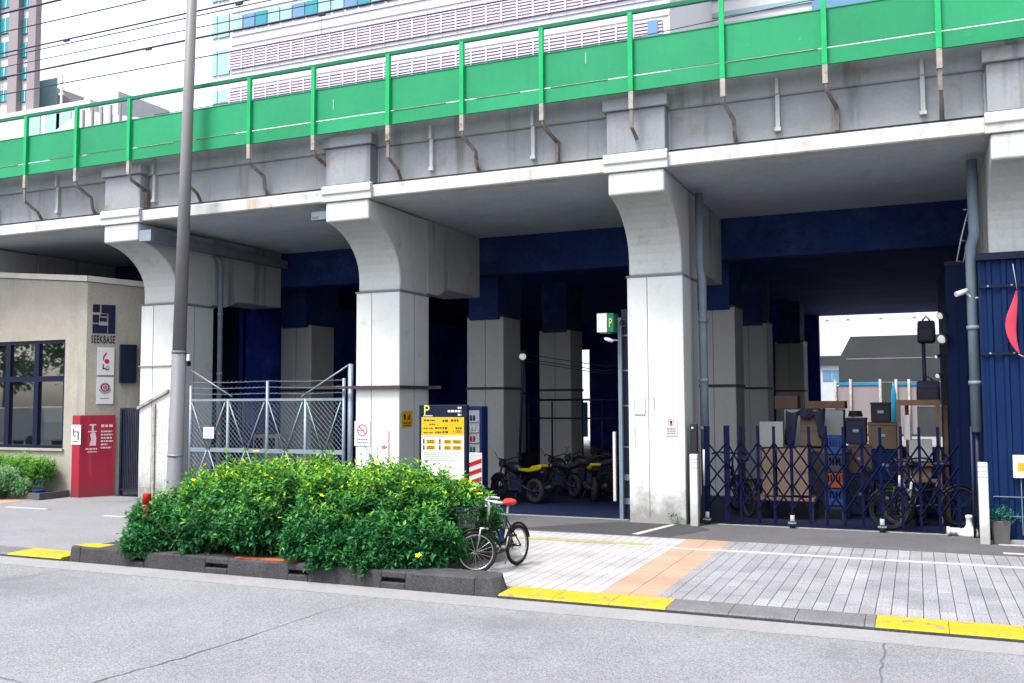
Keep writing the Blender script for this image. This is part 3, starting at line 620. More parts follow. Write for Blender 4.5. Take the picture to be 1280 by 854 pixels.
for i, b in enumerate(prof):
    area = (b[3]*b[4]+b[3]*b[5]+b[4]*b[5])*4
    for _ in range(int(area*340)):
        d = rv()
        if d.z < -.55: continue
        q_ = Vector((b[0]+d.x*b[3], b[1]+d.y*b[4], b[2]+d.z*b[5])); nz_ = mnoise.noise(q_*2.6)*.6+mnoise.noise(q_*6.)*.4; bumpy = 1+.38*nz_+rnd.gauss(0, .04)
        if nz_ < -.06 and q_.z < .8 and rnd.random() < .85: continue
        p = Vector((b[0]+d.x*b[3]*bumpy, b[1]+d.y*b[4]*bumpy, b[2]+d.z*b[5]*bumpy))
        if p.z < .06 or inside(p, i): continue
        if p.y > 11.6: continue
        nrm = Vector((d.x/b[3], d.y/b[4], d.z/b[5])).normalized()
        dirn = (nrm*.8+Vector((0, 0, .75 if p.z > .5 else -.05))+rv()*.45).normalized()
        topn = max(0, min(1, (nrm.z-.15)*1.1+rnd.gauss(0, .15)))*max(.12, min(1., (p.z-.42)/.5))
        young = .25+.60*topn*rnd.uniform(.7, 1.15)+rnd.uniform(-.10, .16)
        tip = p+dirn*rnd.uniform(-.02, .07)
        if topn > .5 and rnd.random() < .14: tip += Vector((0, 0, rnd.uniform(.04, .20)))
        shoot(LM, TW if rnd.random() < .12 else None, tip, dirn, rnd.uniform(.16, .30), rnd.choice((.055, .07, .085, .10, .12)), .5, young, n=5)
        if topn > .35 and rnd.random() < .006: flower_pts.append((tip+dirn*.02, dirn))
for (u, v, y) in ((455, 555, 10.9), (500, 570, 10.9), (472, 558, 11.), (350, 560, 10.9), (300, 572, 10.8)):
    p = F(u, v, y); root = p+Vector((.25 if u < 200 else rnd.uniform(-.05, .05), .1, -.22 if u > 200 else -.1))
    dd = (p-root).normalized(); shoot(LM, TW, p, dd, (p-root).length, .05, .4, .55, n=9)
for _ in range(90):
    b = rnd.choice(prof[:8]); x0, y0 = b[0]+rnd.uniform(-.3, .3), b[1]+rnd.uniform(-.4, .4)
    TW.tube([(x0*.0+b[0]+rnd.uniform(-.15, .15), b[1]+rnd.uniform(-.2, .2), .08), (x0, y0, b[2]*.6), (x0+rnd.uniform(-.3, .3), y0+rnd.uniform(-.4, .3), b[2]+b[5]*.6)], .010, 5, r2=.004)
k_ = 0
while k_ < 9000:
    b = rnd.choice(prof[:13]); d = rv()*rnd.random()**.4*.84; p = Vector((b[0]+d.x*b[3], b[1]+d.y*b[4], b[2]+d.z*b[5]))
    if p.z < .1: continue
    leaf(LM, p, rv(), (Vector((0, 0, 1))+rv()*.6).normalized(), rnd.uniform(.08, .13), .06, rnd.uniform(.05, .3)); k_ += 1
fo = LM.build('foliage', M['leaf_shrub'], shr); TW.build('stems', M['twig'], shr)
fm = mb()
for k in range(5):
    a = 2*math.pi*k/5; d = Vector((math.cos(a), math.sin(a), .35)); s_ = Vector((-math.sin(a), math.cos(a), 0))
    fm.poly([(0, 0, 0), tuple(d*.028+s_*.016), tuple(d*.045+s_*.009), tuple(d*.045-s_*.009), tuple(d*.028-s_*.016)])
fm.lathe([(.006, 0), (.010, .012), (.004, .022)], (0, 0, 0), 8)
f0 = None
spots = [F(u, v, y) for u, v, y in ((278, 597, 9.95), (320, 565, 10.6), (336, 575, 10.5), (305, 578, 10.4), (255, 583, 10.3), (383, 578, 10.4), (410, 590, 10.2), (402, 620, 9.55), (350, 648, 9.15), (432, 646, 9.12), (366, 578, 10.5), (470, 580, 10.5), (580, 600, 10.3), (592, 612, 10.1), (523, 695, 9.12), (480, 560, 10.9), (445, 575, 10.8), (562, 594, 10.4), (600, 618, 10.1))]
for i, q in enumerate(spots+[f[0] for f in flower_pts][:10]):
    if f0 is None: o = fm.build('flower', M['flower'], shr, local=True); f0 = o
    else: o = f0.copy(); C.objects.link(o); o.parent = shr
    o.location = q-shr.location; o.rotation_euler = (rnd.uniform(-.2, 1.1), rnd.uniform(-.5, .5), rnd.uniform(0, 6)); s_ = rnd.uniform(.65, 1.0); o.scale = (s_, s_, s_)

def bush(name, label, matname, blobs, dens, L, W, ybase=.4, group=None):
    t = thing(name, label, 'shrub', (blobs[0][0], blobs[0][1], 0), group=group); m = mb(); tw = mb()
    for i, b in enumerate(blobs):
        for _ in range(int((b[3]*b[4]+b[3]*b[5]+b[4]*b[5])*4*dens)):
            d = rv()
            if d.z < -.5: continue
            s_ = 1+.1*math.sin(d.x*8+i)*math.cos(d.y*7)+rnd.gauss(0, .05)
            p = Vector((b[0]+d.x*b[3]*s_, b[1]+d.y*b[4]*s_, b[2]+d.z*b[5]*s_))
            if p.z < .05: continue
            dirn = (d+Vector((0, 0, .5))+rv()*.4).normalized(); shoot(m, None, p, dirn, .16, L, W, ybase+.35*max(0, d.z)+rnd.uniform(-.1, .1), n=5)
        tw.tube([(b[0], b[1], 0), (b[0]+.05, b[1], b[2])], .02, 5, r2=.008)
    m.build('foliage', M[matname], t); tw.build('stems', M['twig'], t); return t
# planting below the cafe window
bed = thing('planter_bed', 'low dark edged planting bed under the cafe window', 'planter', (-18, 14.5, 0))
mb().box(-23, -16.75, 14.2, 14.26, 0, .14).box(-16.81, -16.75, 14.26, 14.95, 0, .14).build('edging', M['planter'], bed); mb().box(-23, -16.81, 14.26, 14.95, 0, .1).build('soil', M['earth'], bed)
bush('clipped_hedge', 'bright green clipped hedge right below the cafe window', 'leaf_hedge', [(-17.25, 14.65, .55, .35, .3, .33), (-17.8, 14.65, .58, .45, .3, .34), (-18.5, 14.65, .58, .5, .3, .34), (-19.2, 14.65, .58, .5, .3, .34), (-19.9, 14.65, .58, .5, .3, .34)], 420, .05, .6, .45)
bush('round_shrub', 'pale green bushy shrub in front of the clipped hedge', 'leaf_pale', [(-17.75, 14.15, .36, .38, .32, .34), (-18.35, 14.2, .34, .42, .32, .34), (-18.0, 14.0, .22, .4, .28, .22), (-17.35, 14.25, .22, .25, .22, .24)], 480, .05, .6, .45)
pt = thing('flower_pot', 'small dark blue pot beside the red hoarding', 'pot', (-16.95, 14.35, 0)); mb().lathe([(.09, 0), (.12, .18), (.13, .2), (.11, .2), (.10, .17)], (-16.95, 14.35, 0), 14).build('pot', M['crate_blue'], pt)
sp = mb()
for i in range(26): shoot(sp, None, Vector((-16.95, 14.35, .3))+rv()*.08, rv(), .08, .04, .6, .3, n=2)
sp.build('foliage', M['leaf_teal'], pt)

# red and white flexible post at the island's left end
p0 = G(160, 688, ZT); t = thing('lane_post', 'red and white flexible post at the left end of the shrub island', 'bollard', (p0.x, p0.y+.3, .1))
px, py = p0.x+.0, p0.y+.3; H0 = F(168, 616, py).z; n = 6
mb().lathe([(.11, 0), (.11, .03), (.06, .06)], (px, py, .0), 16).build('base', M['red_paint'], t)
for i in range(n):
    z0, z1 = .06+(H0-.06)*i/n, .06+(H0-.06)*(i+1)/n
    mb().lathe([(.045 if i else .06, z0), (.045, z1)] if i < n-1 else [(.055, z0), (.055, z1-.02), (.05, z1)], (px, py, 0), 14).build('band', M['red_paint'] if i in (0, 1, 3, 5) else M['orange_plastic'], t)

# ------------------------------------------------------------------ street lamp post
t = thing('lamp_post', 'tall tapering grey steel pole rising out of frame before the first pillar', 'pole', (-12.62, 13.6, 0))
ax = lambda z: (-12.62+.024*z, 13.6, z); zj = F(226, 440, 13.6).z
mb().tube([ax(0), ax(.02), ax(zj)], [.16, .146, .130], 24).build('lower_shaft', M['pole_blue'], t)
mb().tube([ax(zj), ax(zj+3.5), ax(11.5)], [.124, .106, .085], 24).build('upper_shaft', M['pole_grey'], t)
mb().tube([ax(zj-.03), ax(zj+.02)], .136, 24).build('joint_collar', M['pole_blue'], t)
mb().tube([ax(1.02), ax(1.05)], .152, 24).build('band', M['galv'], t)
mb().tube([ax(11.4), (-12.3, 13.0, 12.1), (-12.2, 11.9, 12.3)], .05, 12).build('arm', M['pole_grey'], t); mb().box(-12.33, -12.07, 11.2, 11.95, 12.24, 12.36).build('lamp_head', M['pole_grey'], t, bevel=.03)

# ------------------------------------------------------------------ chain link gate in the second bay
YC = 15.2
gt = thing('chain_link_gate', 'galvanized chain link gate with barbed wire between two pillars', 'gate', (-11.9, YC, 0))
PXg = [F(u, 540, YC).x for u in (238, 284.6, 333.8, 381.6, 429.6)]; zt_, zm_ = 2.05, 1.05
tp = [2.35, 2.06, 2.42, 2.06, 2.45]
for xx, zz in zip(PXg, tp): mb().tube([(xx, YC, 0), (xx, YC, zz)], .033 if zz > 2.1 else .03, 10).build('gate_post', M['galv'], gt)
xr = F(436, 540, YC).x; mb().tube([(xr, YC+.05, 0), (xr, YC+.05, 2.72)], .05, 12).build('gate_post', M['galv'], gt)
for z in (zt_, zm_, .12): mb().box(PXg[0], PXg[-1], YC-.022, YC+.022, z-.025-(.02 if z == zm_ else 0), z+.025+(.01 if z == zm_ else 0)).build('rail', M['galv'], gt)
m = mb()
for a, b in zip(PXg, PXg[1:]):
    c = (a+b)/2
    for s0, s1 in ((a+.05, c-.02), (b-.05, c+.02)): m.tube([(s0, YC-.03, zt_-.05), (s1, YC-.03, zm_)], .013, 6); m.tube([(s0, YC-.03, .1), (s1, YC-.03, zm_)], .013, 6)
m.build('brace', M['galv'], gt)
m = mb(); m.tube([F(238, 462, YC), F(290, 496, YC)], .017, 6).tube([F(435, 457, YC), F(377, 496, YC)], .017, 6); m.build('stay', M['galv'], gt)
for z in (2.18, 2.3, 2.42):
    m = mb(); pts = [Vector((PXg[0], YC, z+.0)), Vector(((PXg[0]+PXg[2])/2, YC, z-.02)), Vector((PXg[2], YC, z)), Vector(((PXg[4]+PXg[2])/2, YC, z-.02)), Vector((PXg[4], YC, z))]
    m.tube(pts, .004, 4)
    for i in range(34):
        xb = PXg[0]+(PXg[4]-PXg[0])*(i+.5)/34; m.tube([(xb-.02, YC-.015, z-.025), (xb+.02, YC+.015, z+.02)], .0025, 3)
    m.build('barbed_wire', M['galv'], gt)
m = mb(); pitch = .10; x0, x1 = PXg[0], PXg[-1]; z0, z1 = .12, zt_; hgt = z1-z0
k0 = x0-hgt
while k0 < x1:
    for sg in (1, -1):
        A = [k0, z0] if sg == 1 else [k0+hgt, z0]; B = [k0+hgt, z1] if sg == 1 else [k0, z1]
        def clip(A, B):
            A, B = A[:], B[:]
            for P_, Q_ in ((A, B), (B, A)):
                if P_[0] < x0 and Q_[0] > x0: t_ = (x0-P_[0])/(Q_[0]-P_[0]); P_[1] += (Q_[1]-P_[1])*t_; P_[0] = x0
                if P_[0] > x1 and Q_[0] < x1: t_ = (x1-P_[0])/(Q_[0]-P_[0]); P_[1] += (Q_[1]-P_[1])*t_; P_[0] = x1
            return A, B
        if max(A[0], B[0]) > x0+.01 and min(A[0], B[0]) < x1-.01:
            a_, b_ = clip(A, B); m.tube([(a_[0], YC+.012*sg, a_[1]), (b_[0], YC+.012*sg, b_[1])], .003, 4, caps=False)
    k0 += pitch
m.build('wire_mesh', M['galv'], gt)
mb().box(PXg[1]-.32, PXg[1]-.05, YC+.03, YC+.08, 2.2, 2.25).build('latch', M['black_steel'], gt)
q = F(261, 541, YC-.05); t = thing('gate_notice', 'small white notice board hung on the chain link gate', 'sign', tuple(q)); p = Panel(q, (1, 0, 0)); m = mb(); p.rect(m, -.135, .135, -.115, .115, 0, .01); m.build('board', M['sign_white'], t)
m = mb(); [p.lines(m, -.1, .1, .06-.045*i, .012, .01) for i in range(4)]; m.build('small_print', M['ink_grey'], t)
q = F(236, 448, YC-.05); t = thing('gate_sensor', 'white sensor box on top of the left gate post', 'sensor', tuple(q)); mb().box(q.x-.06, q.x+.06, q.y-.05, q.y+.05, q.z-.06, q.z+.08).build('casing', M['white_plastic'], t, bevel=.012); mb().box(q.x-.03, q.x+.03, q.y-.07, q.y+.03, q.z-.16, q.z-.062).build('mount', M['black_plastic'], t)
# things inside the second bay
t = thing('drain_pipe', 'grey drain pipe running down behind the first pillar', 'pipe', (-13.98, 16.35, 0))
mb().tube([(-13.95, 16.35, 0), (-13.95, 16.35, 4.95), (-13.97, 16.33, 5.1), (-14.03, 16.25, 5.2)], .055, 12).build('pipe', M['grey_pipe'], t)
[mb().tube([(-13.95, 16.35, z), (-13.95, 16.35, z+.05)], .066, 12).build('pipe_clamp', M['galv'], t) for z in (1.3, 2.6, 3.9)]
t = thing('cable_duct', 'long blue grey cable duct under the soffit beside the first pillar', 'duct', (-13.95, 16, 5.2))
mb().box(-14.05, -13.85, 14.2, 18.6, 5.22, 5.40).build('duct', M['grey_pipe'], t); mb().box(-14.10, -13.80, 14.12, 14.22, 5.20, 5.42).build('end_cap', M['galv'], t)
q = F(397, 270, 14.35); t = thing('junction_box', 'small grey junction box on the left side of the second pillar capital', 'box', tuple(q)); mb().box(q.x-.10, -9.69, q.y-.06, q.y+.08, q.z-.09, q.z+.07).build('casing', M['galv'], t, bevel=.008); mb().box(q.x-.08, q.x+.05, q.y-.066, q.y-.058, q.z-.06, q.z-.02).build('vent', M['ink_grey'], t)
x0, x1 = F(316, 556, 19).x, F(347, 556, 19).x
t = thing('air_unit', 'pale outdoor unit with two dark openings behind the chain link gate', 'air conditioner', (x0, 19, .3)); z0, z1 = F(330, 560, 19).z, F(330, 545, 19).z
mb().box(x0, x1, 19, 19.4, 0, z1+.03).build('casing', M['jacket_in'], t, bevel=.01)
for a in (.08, .56): mb().box(x0+(x1-x0)*a, x0+(x1-x0)*(a+.34), 18.99, 19.005, z0-.05, z1-.05).build('opening', M['hole'], t)

# ------------------------------------------------------------------ small signs on the pillars
q = (F(444, 540, 15.143)+F(462, 540, 15.143))/2; t = thing('no_smoking_notice', 'pink and white no smoking notice on the second pillar', 'sign', tuple(q)); p = Panel(q, (1, 0, 0)); m = mb()
p.rect(m, -.17, .17, -.26, .2, 0, .004); m.build('sheet', M['sign_white'], t); m = mb(); p.annulus(m, 0, .03, .115, .09, .006); p.poly(m, [(-.08, .095), (-.065, .11), (.08, -.035), (.065, -.05)], .004, .006); m.build('ring', M['ink_pink'], t)
m = mb(); p.rect(m, -.09, .05, .02, .04, .004, .0055); p.lines(m, -.12, .12, -.14, .03, .004); p.lines(m, -.12, .12, -.20, .025, .004); m.build('print', M['ink_grey'], t)
xs_ = PX[2]+PW+.004
def onS(u, v): r = ray(u, v); return EYEP+r*(xs_/r.x)
q = onS(508.5, 524); t = thing('warning_sign', 'small yellow warning sign on the side of the second pillar', 'sign', tuple(q)); p = Panel(q, (0, 1, 0)); p.n = Vector((1, 0, 0)); m = mb(); p.rect(m, -.20, .20, -.15, .15, 0, .006); m.build('plate', M['sign_yellow'], t)
m = mb(); p.poly(m, [(-.13, .08), (-.06, .11), (-.05, .0), (-.10, -.02)], .006, .008); m.build('dark_figure', M['ink'], t); m = mb(); p.poly(m, [(.0, .0), (.09, .11), (.13, .05), (.09, -.02)], .006, .008); m.build('red_figure', M['ink_red'], t); m = mb(); p.lines(m, -.14, .14, -.075, .03, .006); p.lines(m, -.12, .12, -.12, .02, .006); m.build('print', M['ink_brown'], t)
m = mb()
for (u, v, hgt) in ((486, 556, .5), (508, 568, .25)):
    if u < 497: q = F(u, v, 15.143); m.box(q.x-.006, q.x+.006, 15.138, 15.146, q.z-hgt/2, q.z+hgt/2)
t = tag(m.build('hanging_strip', M['ink_pink']), 'thin faded pink paper strip hanging on the second pillar front', 'strip')
q = (F(832, 533, 15.143)+F(846, 533, 15.143))/2; t = thing('warning_notice', 'white notice with dark round symbol on the third pillar', 'sign', tuple(q)); p = Panel(q, (1, 0, 0)); m = mb(); p.rect(m, -.10, .10, -.15, .15, 0, .006); m.build('plate', M['sign_white'], t)
m = mb(); p.annulus(m, 0, .06, .055, .042, .008); m.build('ring', M['ink_pink'], t); m = mb(); p.disc(m, 0, .07, .022, .006, .008); p.rect(m, -.012, .012, .02, .07, .006, .008); [p.lines(m, -.075, .075, -.03-.028*i, .014, .006) for i in range(4)]; m.build('print', M['ink'], t)
x = PX[3]; m = mb()
for (u0, v0, u1, v1) in ((793, 497, 793.6, 560), (806, 497, 806.5, 518), (794, 518, 806, 519), (817, 497, 817.6, 512)): a, b = F(u0, v0, 15.143), F(u1, v1, 15.143); m.box(a.x, b.x+.004, 15.139, 15.148, min(a.z, b.z), max(a.z, b.z)+.004)
m.build('old_adhesive_mark', M['pale_steel'], via)

# ------------------------------------------------------------------ parking sign board
YS = 14.0
a, b = F(527, 507, YS), F(580, 507, YS); W2 = (b.x-a.x)/2; zt_ = a.z; zbm = F(527, 598, YS).z
t = thing('parking_sign', 'yellow and white parking tariff board with a black P header behind the shrub', 'sign', ((a.x+b.x)/2, YS, 0))
p = Panel(((a.x+b.x)/2, YS, 0), (1, 0, 0)); m = mb(); p.rect(m, -W2-.05, W2+.05, .35, zt_+.01, -.10, -.003); m.build('cabinet', M['sign_navy'], t, bevel=.01)
m = mb(); p.rect(m, -W2*.5, -W2*.3, 0, .35, -.12, -.06); p.rect(m, W2*.3, W2*.5, 0, .35, -.12, -.06); m.build('leg', M['black_steel'], t)
hz = F(527, 521.5, YS).z; yz = F(527, 544, YS).z
m = mb(); p.rect(m, -W2, W2, hz, zt_, -.003, .004); m.build('header', M['sign_navy'], t)
m = mb(); p.rect(m, -W2, W2, yz, hz, -.003, .004); m.build('tariff_panel', M['sign_yellow'], t)
m = mb(); p.rect(m, -W2, W2, zbm, yz, -.003, .004); m.build('info_panel', M['sign_white'], t)
m = mb(); p.text(m, 'P', -W2*.76, (hz+zt_)/2+.012, .235, .0055); m.build('letter', M['ink_yel'], t)
m = mb(); p.lines(m, -W2*.9, -W2*.48, hz+.022, .018, .0045); p.lines(m, W2*.25, W2*.88, hz+.10, .035, .0045); p.lines(m, W2*.72, W2*.88, hz+.155, .03, .0045); p.lines(m, W2*.72, W2*.88, hz+.04, .03, .0045); m.build('white_lettering', M['sign_white'], t)
m = mb(); S_ = hz-yz
for (x0, x1, fy_, hh_) in ((-.88, -.35, .18, .028), (.0, .28, .20, .04), (.4, .75, .18, .04), (-.62, -.35, .40, .024), (-.9, -.68, .62, .022), (-.64, -.45, .62, .022), (-.35, -.05, .60, .032), (.0, .26, .60, .042), (.62, .9, .60, .028), (-.9, -.68, .86, .022), (-.64, -.45, .86, .022), (-.35, -.05, .84, .032), (.0, .26, .82, .042)):
    p.lines(m, x0*W2, x1*W2, hz-S_*fy_, hh_, .0045)
p.text(m, '1,000', W2*.68, hz-S_*.78, .075, .006); m.build('tariff_print', M['ink_brown'], t)
m = mb(); m2 = mb(); m3 = mb()
for r_ in range(2):
    zc_ = yz-.085-.10*r_-.02
    for (x0, x1) in ((-.78, -.34), (.05, .42), (.46, .90)): p.rect(mb(), x0*W2, x1*W2, zc_-.035, zc_+.035, .004, .0055).build('coupon_block', M['ink_ochre'], t); p.lines(m3, (x0+.06)*W2, (x1-.06)*W2, zc_+.012, .02, .0056); p.lines(m3, (x0+.06)*W2, (x1-.06)*W2, zc_-.015, .016, .0056)
    for x0 in (-.92, -.16): p.rect(mb(), x0*W2, (x0+.07)*W2, zc_-.04, zc_+.04, .004, .0056).build('dark_tab', M['ink'], t)
m3.build('coupon_print', M['ink_brown'], t)
m = mb(); p.lines(m, -.85*W2, .85*W2, yz-.022, .012, .0045); [p.lines(m, -.9*W2, .8*W2, yz-.29-.032*i, .010, .0045) for i in range(5)]; m.build('small_print', M['ink_grey'], t)
q = F(565, 600, 13.9); 
# vending machine and hazard barrier behind the sign
x0, x1 = F(581, 540, 16.8).x, F(601, 540, 16.8).x; z1 = F(590, 508, 16.8).z
t = thing('vending_machine', 'blue vending machine with rows of drinks behind the parking sign', 'vending machine', (x0, 17, 0))
mb().box(x0-.4, x1, 16.85, 17.15, .05, z1).build('cabinet', M['crate_blue'], t, bevel=.02); mb().box(x0-.34, x1-.05, 16.84, 16.852, .95, z1-.08).build('display', M['cloth_grey'], t)
rows = 4
for r_ in range(rows):
    z = .98+(z1-1.08)*r_/rows
    mb().box(x0-.33, x1-.06, 16.80, 16.838, z, z+.02).build('shelf', M['white_plastic'], t)
    for kx in range(8):
        xx = x0-.29+kx*(x1-x0+.2)/8
        mb().lathe([(.02, 0), (.022, .015), (.022, .09), (.012, .11)], (xx, 16.82, z+.021), 8).build('drink_can', M[('ink_red', 'white_plastic', 'crate_blue', 'ink_green')[(kx//2+r_) % 4]], t)
x0, x1 = F(586, 590, 16.2).x, F(600, 590, 16.2).x; z1 = F(590, 566, 16.2).z
t = thing('hazard_barrier', 'red and white diagonal striped barrier board below the vending machine', 'barrier', (x0, 16.2, 0)); p = Panel(((x0+x1)/2, 16.2, 0), (1, 0, 0)); w2 = (x1-x0)/2+.04
m = mb(); p.rect(m, -w2, w2, .02, z1, -.03, 0); m.build('board', M['sign_white'], t, bevel=.01)
m = mb(); z = .06
while z < z1-.18: p.poly(m, [(-w2+.01, z), (w2-.01, z+.10), (w2-.01, z+.18), (-w2+.01, z+.08)], .0, .004); z += .17
m.build('stripe', M['red_paint'], t)

# ------------------------------------------------------------------ bicycle by the shrub
Rw = .245
fc, rc = G(599, 720), G(647, 707)
L_ = (fc-rc).length; ang = math.atan2((fc-rc).y, (fc-rc).x); k_ = 1.
bk = thing('bicycle', 'dark green small-wheeled bicycle with red saddle and front basket beside the shrub', 'bicycle', (rc.x, rc.y, .004), ang)
WB = max(.80, L_)
def wheel(c, ax, R, parent, name='wheel', tyre='rubber', rim='chrome', spokes=20, tr=.020):
    w_ = mb().ring(c, ax, R-tr, tr, 36, 8).build(name, M[tyre], parent, local=True)
    mb().ring(c, ax, R-2*tr-.006, .010, 36, 6).build('rim', M[rim], w_, local=True)
    ax = Vector(ax).normalized(); u = ax.cross(Vector((0, 0, 1))).normalized(); v = ax.cross(u); m = mb(); c = Vector(c)
    for i in range(spokes):
        a_ = 2*math.pi*i/spokes; sd = (-1)**i; m.tube([c+ax*.025*sd+(u*math.cos(a_+.5*sd)+v*math.sin(a_+.5*sd))*.016, c+(u*math.cos(a_)+v*math.sin(a_))*(R-2*tr-.01)], .0016, 4, caps=False)
    m.tube([c-ax*.045, c+ax*.045], .016, 10); m.build('spokes', M['chrome'], w_, local=True); return w_
yv = Vector((0, 1, 0))
wheel((0, 0, Rw), yv, Rw, bk)
hx, hz_ = WB-.16, .60     # head tube foot
st = math.radians(-52)     # steering angle
sd = Vector((math.cos(st), math.sin(st), 0)); sn = Vector((-math.sin(st), math.cos(st), 0))
fcen = Vector((hx, 0, 0))+sd*.13+Vector((0, 0, Rw))
wheel(tuple(fcen), sn, Rw, bk)
m = mb(); bb = Vector((.36, 0, .27)); sc_ = Vector((.235, 0, .62)); hb = Vector((hx-.005, 0, .52)); ht = Vector((hx-.03, 0, .66)); ra = Vector((0, 0, Rw))
m.tube([ht-Vector((0, 0, .03)), Vector((.42, 0, .45)), sc_.lerp(bb, .45)], .016, 10); m.tube([hb+Vector((0, 0, .02)), bb], .018, 10); m.tube([bb, sc_], .016, 10); m.tube([hb, ht], .022, 10)
for s_ in (.05, -.05): m.tube([ra+yv*s_, bb+yv*s_*.4], .009, 6); m.tube([ra+yv*s_, sc_.lerp(bb, .12)+yv*s_*.3], .008, 6)
m.build('frame', M['bike_green'], bk, local=True)
m = mb()
for s_ in (.042, -.042): m.tube([fcen+sn*s_, fcen+sn*s_+Vector((0, 0, Rw+.03))-sd*.055, hb+sn*s_*.7], .011, 8)
m.tube([hb+sn*.05, hb-sn*.05], .012, 6); m.build('fork', M['chrome'], bk, local=True)
m = mb(); topst = ht+Vector((-.03, 0, .17)); m.tube([ht, ht+Vector((-.02, 0, .12)), topst+sd*.03], .014, 8)
hbar = topst+sd*.04; m.tube([hbar+sn*.26-sd*.15+Vector((0, 0, .0)), hbar+sn*.23-sd*.04+Vector((0, 0, .02)), hbar+sn*.08+Vector((0, 0, .01)), hbar, hbar-sn*.08+Vector((0, 0, .01)), hbar-sn*.23-sd*.04+Vector((0, 0, .02)), hbar-sn*.26-sd*.15], .011, 8)
hb_ = m.build('handlebar', M['alu'], bk, local=True)
for s_ in (1, -1): mb().tube([hbar+sn*.25*s_-sd*.07+Vector((0, 0, .015)), hbar+sn*.262*s_-sd*.17], .016, 8).build('grip', M['white_plastic'], hb_, local=True); mb().tube([hbar+sn*.21*s_+sd*.0, hbar+sn*.25*s_+sd*.03-Vector((0, 0, .03)), hbar+sn*.27*s_-sd*.05-Vector((0, 0, .04))], .005, 5).build('brake_lever', M['chrome'], hb_, local=True)
m = mb(); m.tube([hbar+sn*.2, hbar+sn*.12+sd*.12-Vector((0, 0, .05)), hb+sd*.06, fcen+Vector((0, 0, Rw))], .004, 5); m.tube([hbar-sn*.2, hbar-sn*.10+sd*.10-Vector((0, 0, .1)), hb+sd*.02, bb+Vector((.1, .02, .1))], .004, 5); m.build('brake_cable', M['black_plastic'], bk, local=True)
m = mb(); bc = hb+sd*.24+Vector((0, 0, .03)); bw, bl, bh = .16, .115, .19
cor = lambda sx, sy, z: bc+sn*sx*bw*(.85+.15*z/bh)+sd*sy*bl*(.85+.15*z/bh)+Vector((0, 0, z))
for z in (0, .05, .1, .145, bh): m.tube([cor(1, 1, z), cor(1, -1, z), cor(-1, -1, z), cor(-1, 1, z)], .0045 if z < bh else .008, 4, closed=True)
for i in range(9):
    t_ = -1+2*i/8
    for sg in (1, -1): m.tube([cor(t_, sg, 0), cor(t_, sg, bh)], .003, 4, caps=False); m.tube([cor(sg, t_, 0), cor(sg, t_, bh)], .003, 4, caps=False)
    m.tube([cor(t_, 1, 0), cor(t_, -1, 0)], .003, 4, caps=False)
m.build('basket', M['black_plastic'], bk, local=True)
m = mb(); lp = hb+sd*.20+Vector((0, 0, -.06))+sn*(-.02); m.tube([lp-sd*.05, lp, lp+sd*.03], [.02, .035, .03], 12); m.build('headlight', M['white_plastic'], bk, local=True)
m = mb(); m.tube([sc_-Vector((0, 0, .02)), sc_+Vector((-.035, 0, .14))], .014, 8); m.build('seat_post', M['alu'], bk, local=True)
m = mb(); so = sc_+Vector((-.04, 0, .16)); m.ball(so, .135, .085, .04, 16, 8, fn=lambda q_: Vector((q_.x, q_.y*(1.0 if q_.x < 0 else max(.35, 1-q_.x*5.5)), q_.z*(1.1 if q_.x < 0 else .8)))); m.build('saddle', M['saddle_red'], bk, local=True)
for (c, d_) in ((ra, Vector((1, 0, 0))), (fcen, sd)):
    m = mb(); P_ = []
    for i in range(13):
        a_ = math.radians(15+150*i/12) if c is ra else math.radians(25+135*i/12); P_.append(c+(-d_ if c is ra else -d_)*math.cos(a_)*(Rw+.022)*(1 if c is ra else 1)+Vector((0, 0, math.sin(a_)*(Rw+.022))))
    m.tube(P_, .016, 6); m.build('mudguard', M['bike_green'], bk, local=True)
m = mb(); m.ring(bb+yv*-.05, yv, .062, .006, 20, 5); m.tube([bb+yv*-.06, bb+yv*.06], .018, 8); m.tube([bb+yv*-.07, bb+Vector((.06, -.07, -.13))], .009, 6); m.tube([bb+yv*.07, bb+Vector((-.06, .07, .13))], .009, 6); m.build('crank', M['alu'], bk, local=True)
m = mb(); m.obox(bb+Vector((.06, -.12, -.135)), .09, .08, .022); m.obox(bb+Vector((-.06, .12, .135)), .09, .08, .022); m.build('pedal', M['black_plastic'], bk, local=True)
m = mb(); m.tube([ra+Vector((0, -.05, .03)), bb+Vector((0, -.05, .06))], .004, 4); m.tube([ra+Vector((0, -.05, -.03)), bb+Vector((0, -.05, -.06))], .004, 4); m.build('chain', M['black_steel'], bk, local=True)
m = mb(); m.tube([ra+Vector((.05, -.05, -.02)), Vector((-.02, -.20, .0))], .008, 6); m.build('kickstand', M['alu'], bk, local=True)
m = mb(); m.obox(Vector((WB*.5, .03, .40)), .05, .035, .12); m.build('bottle', M['crate_blue'], bk, local=True)

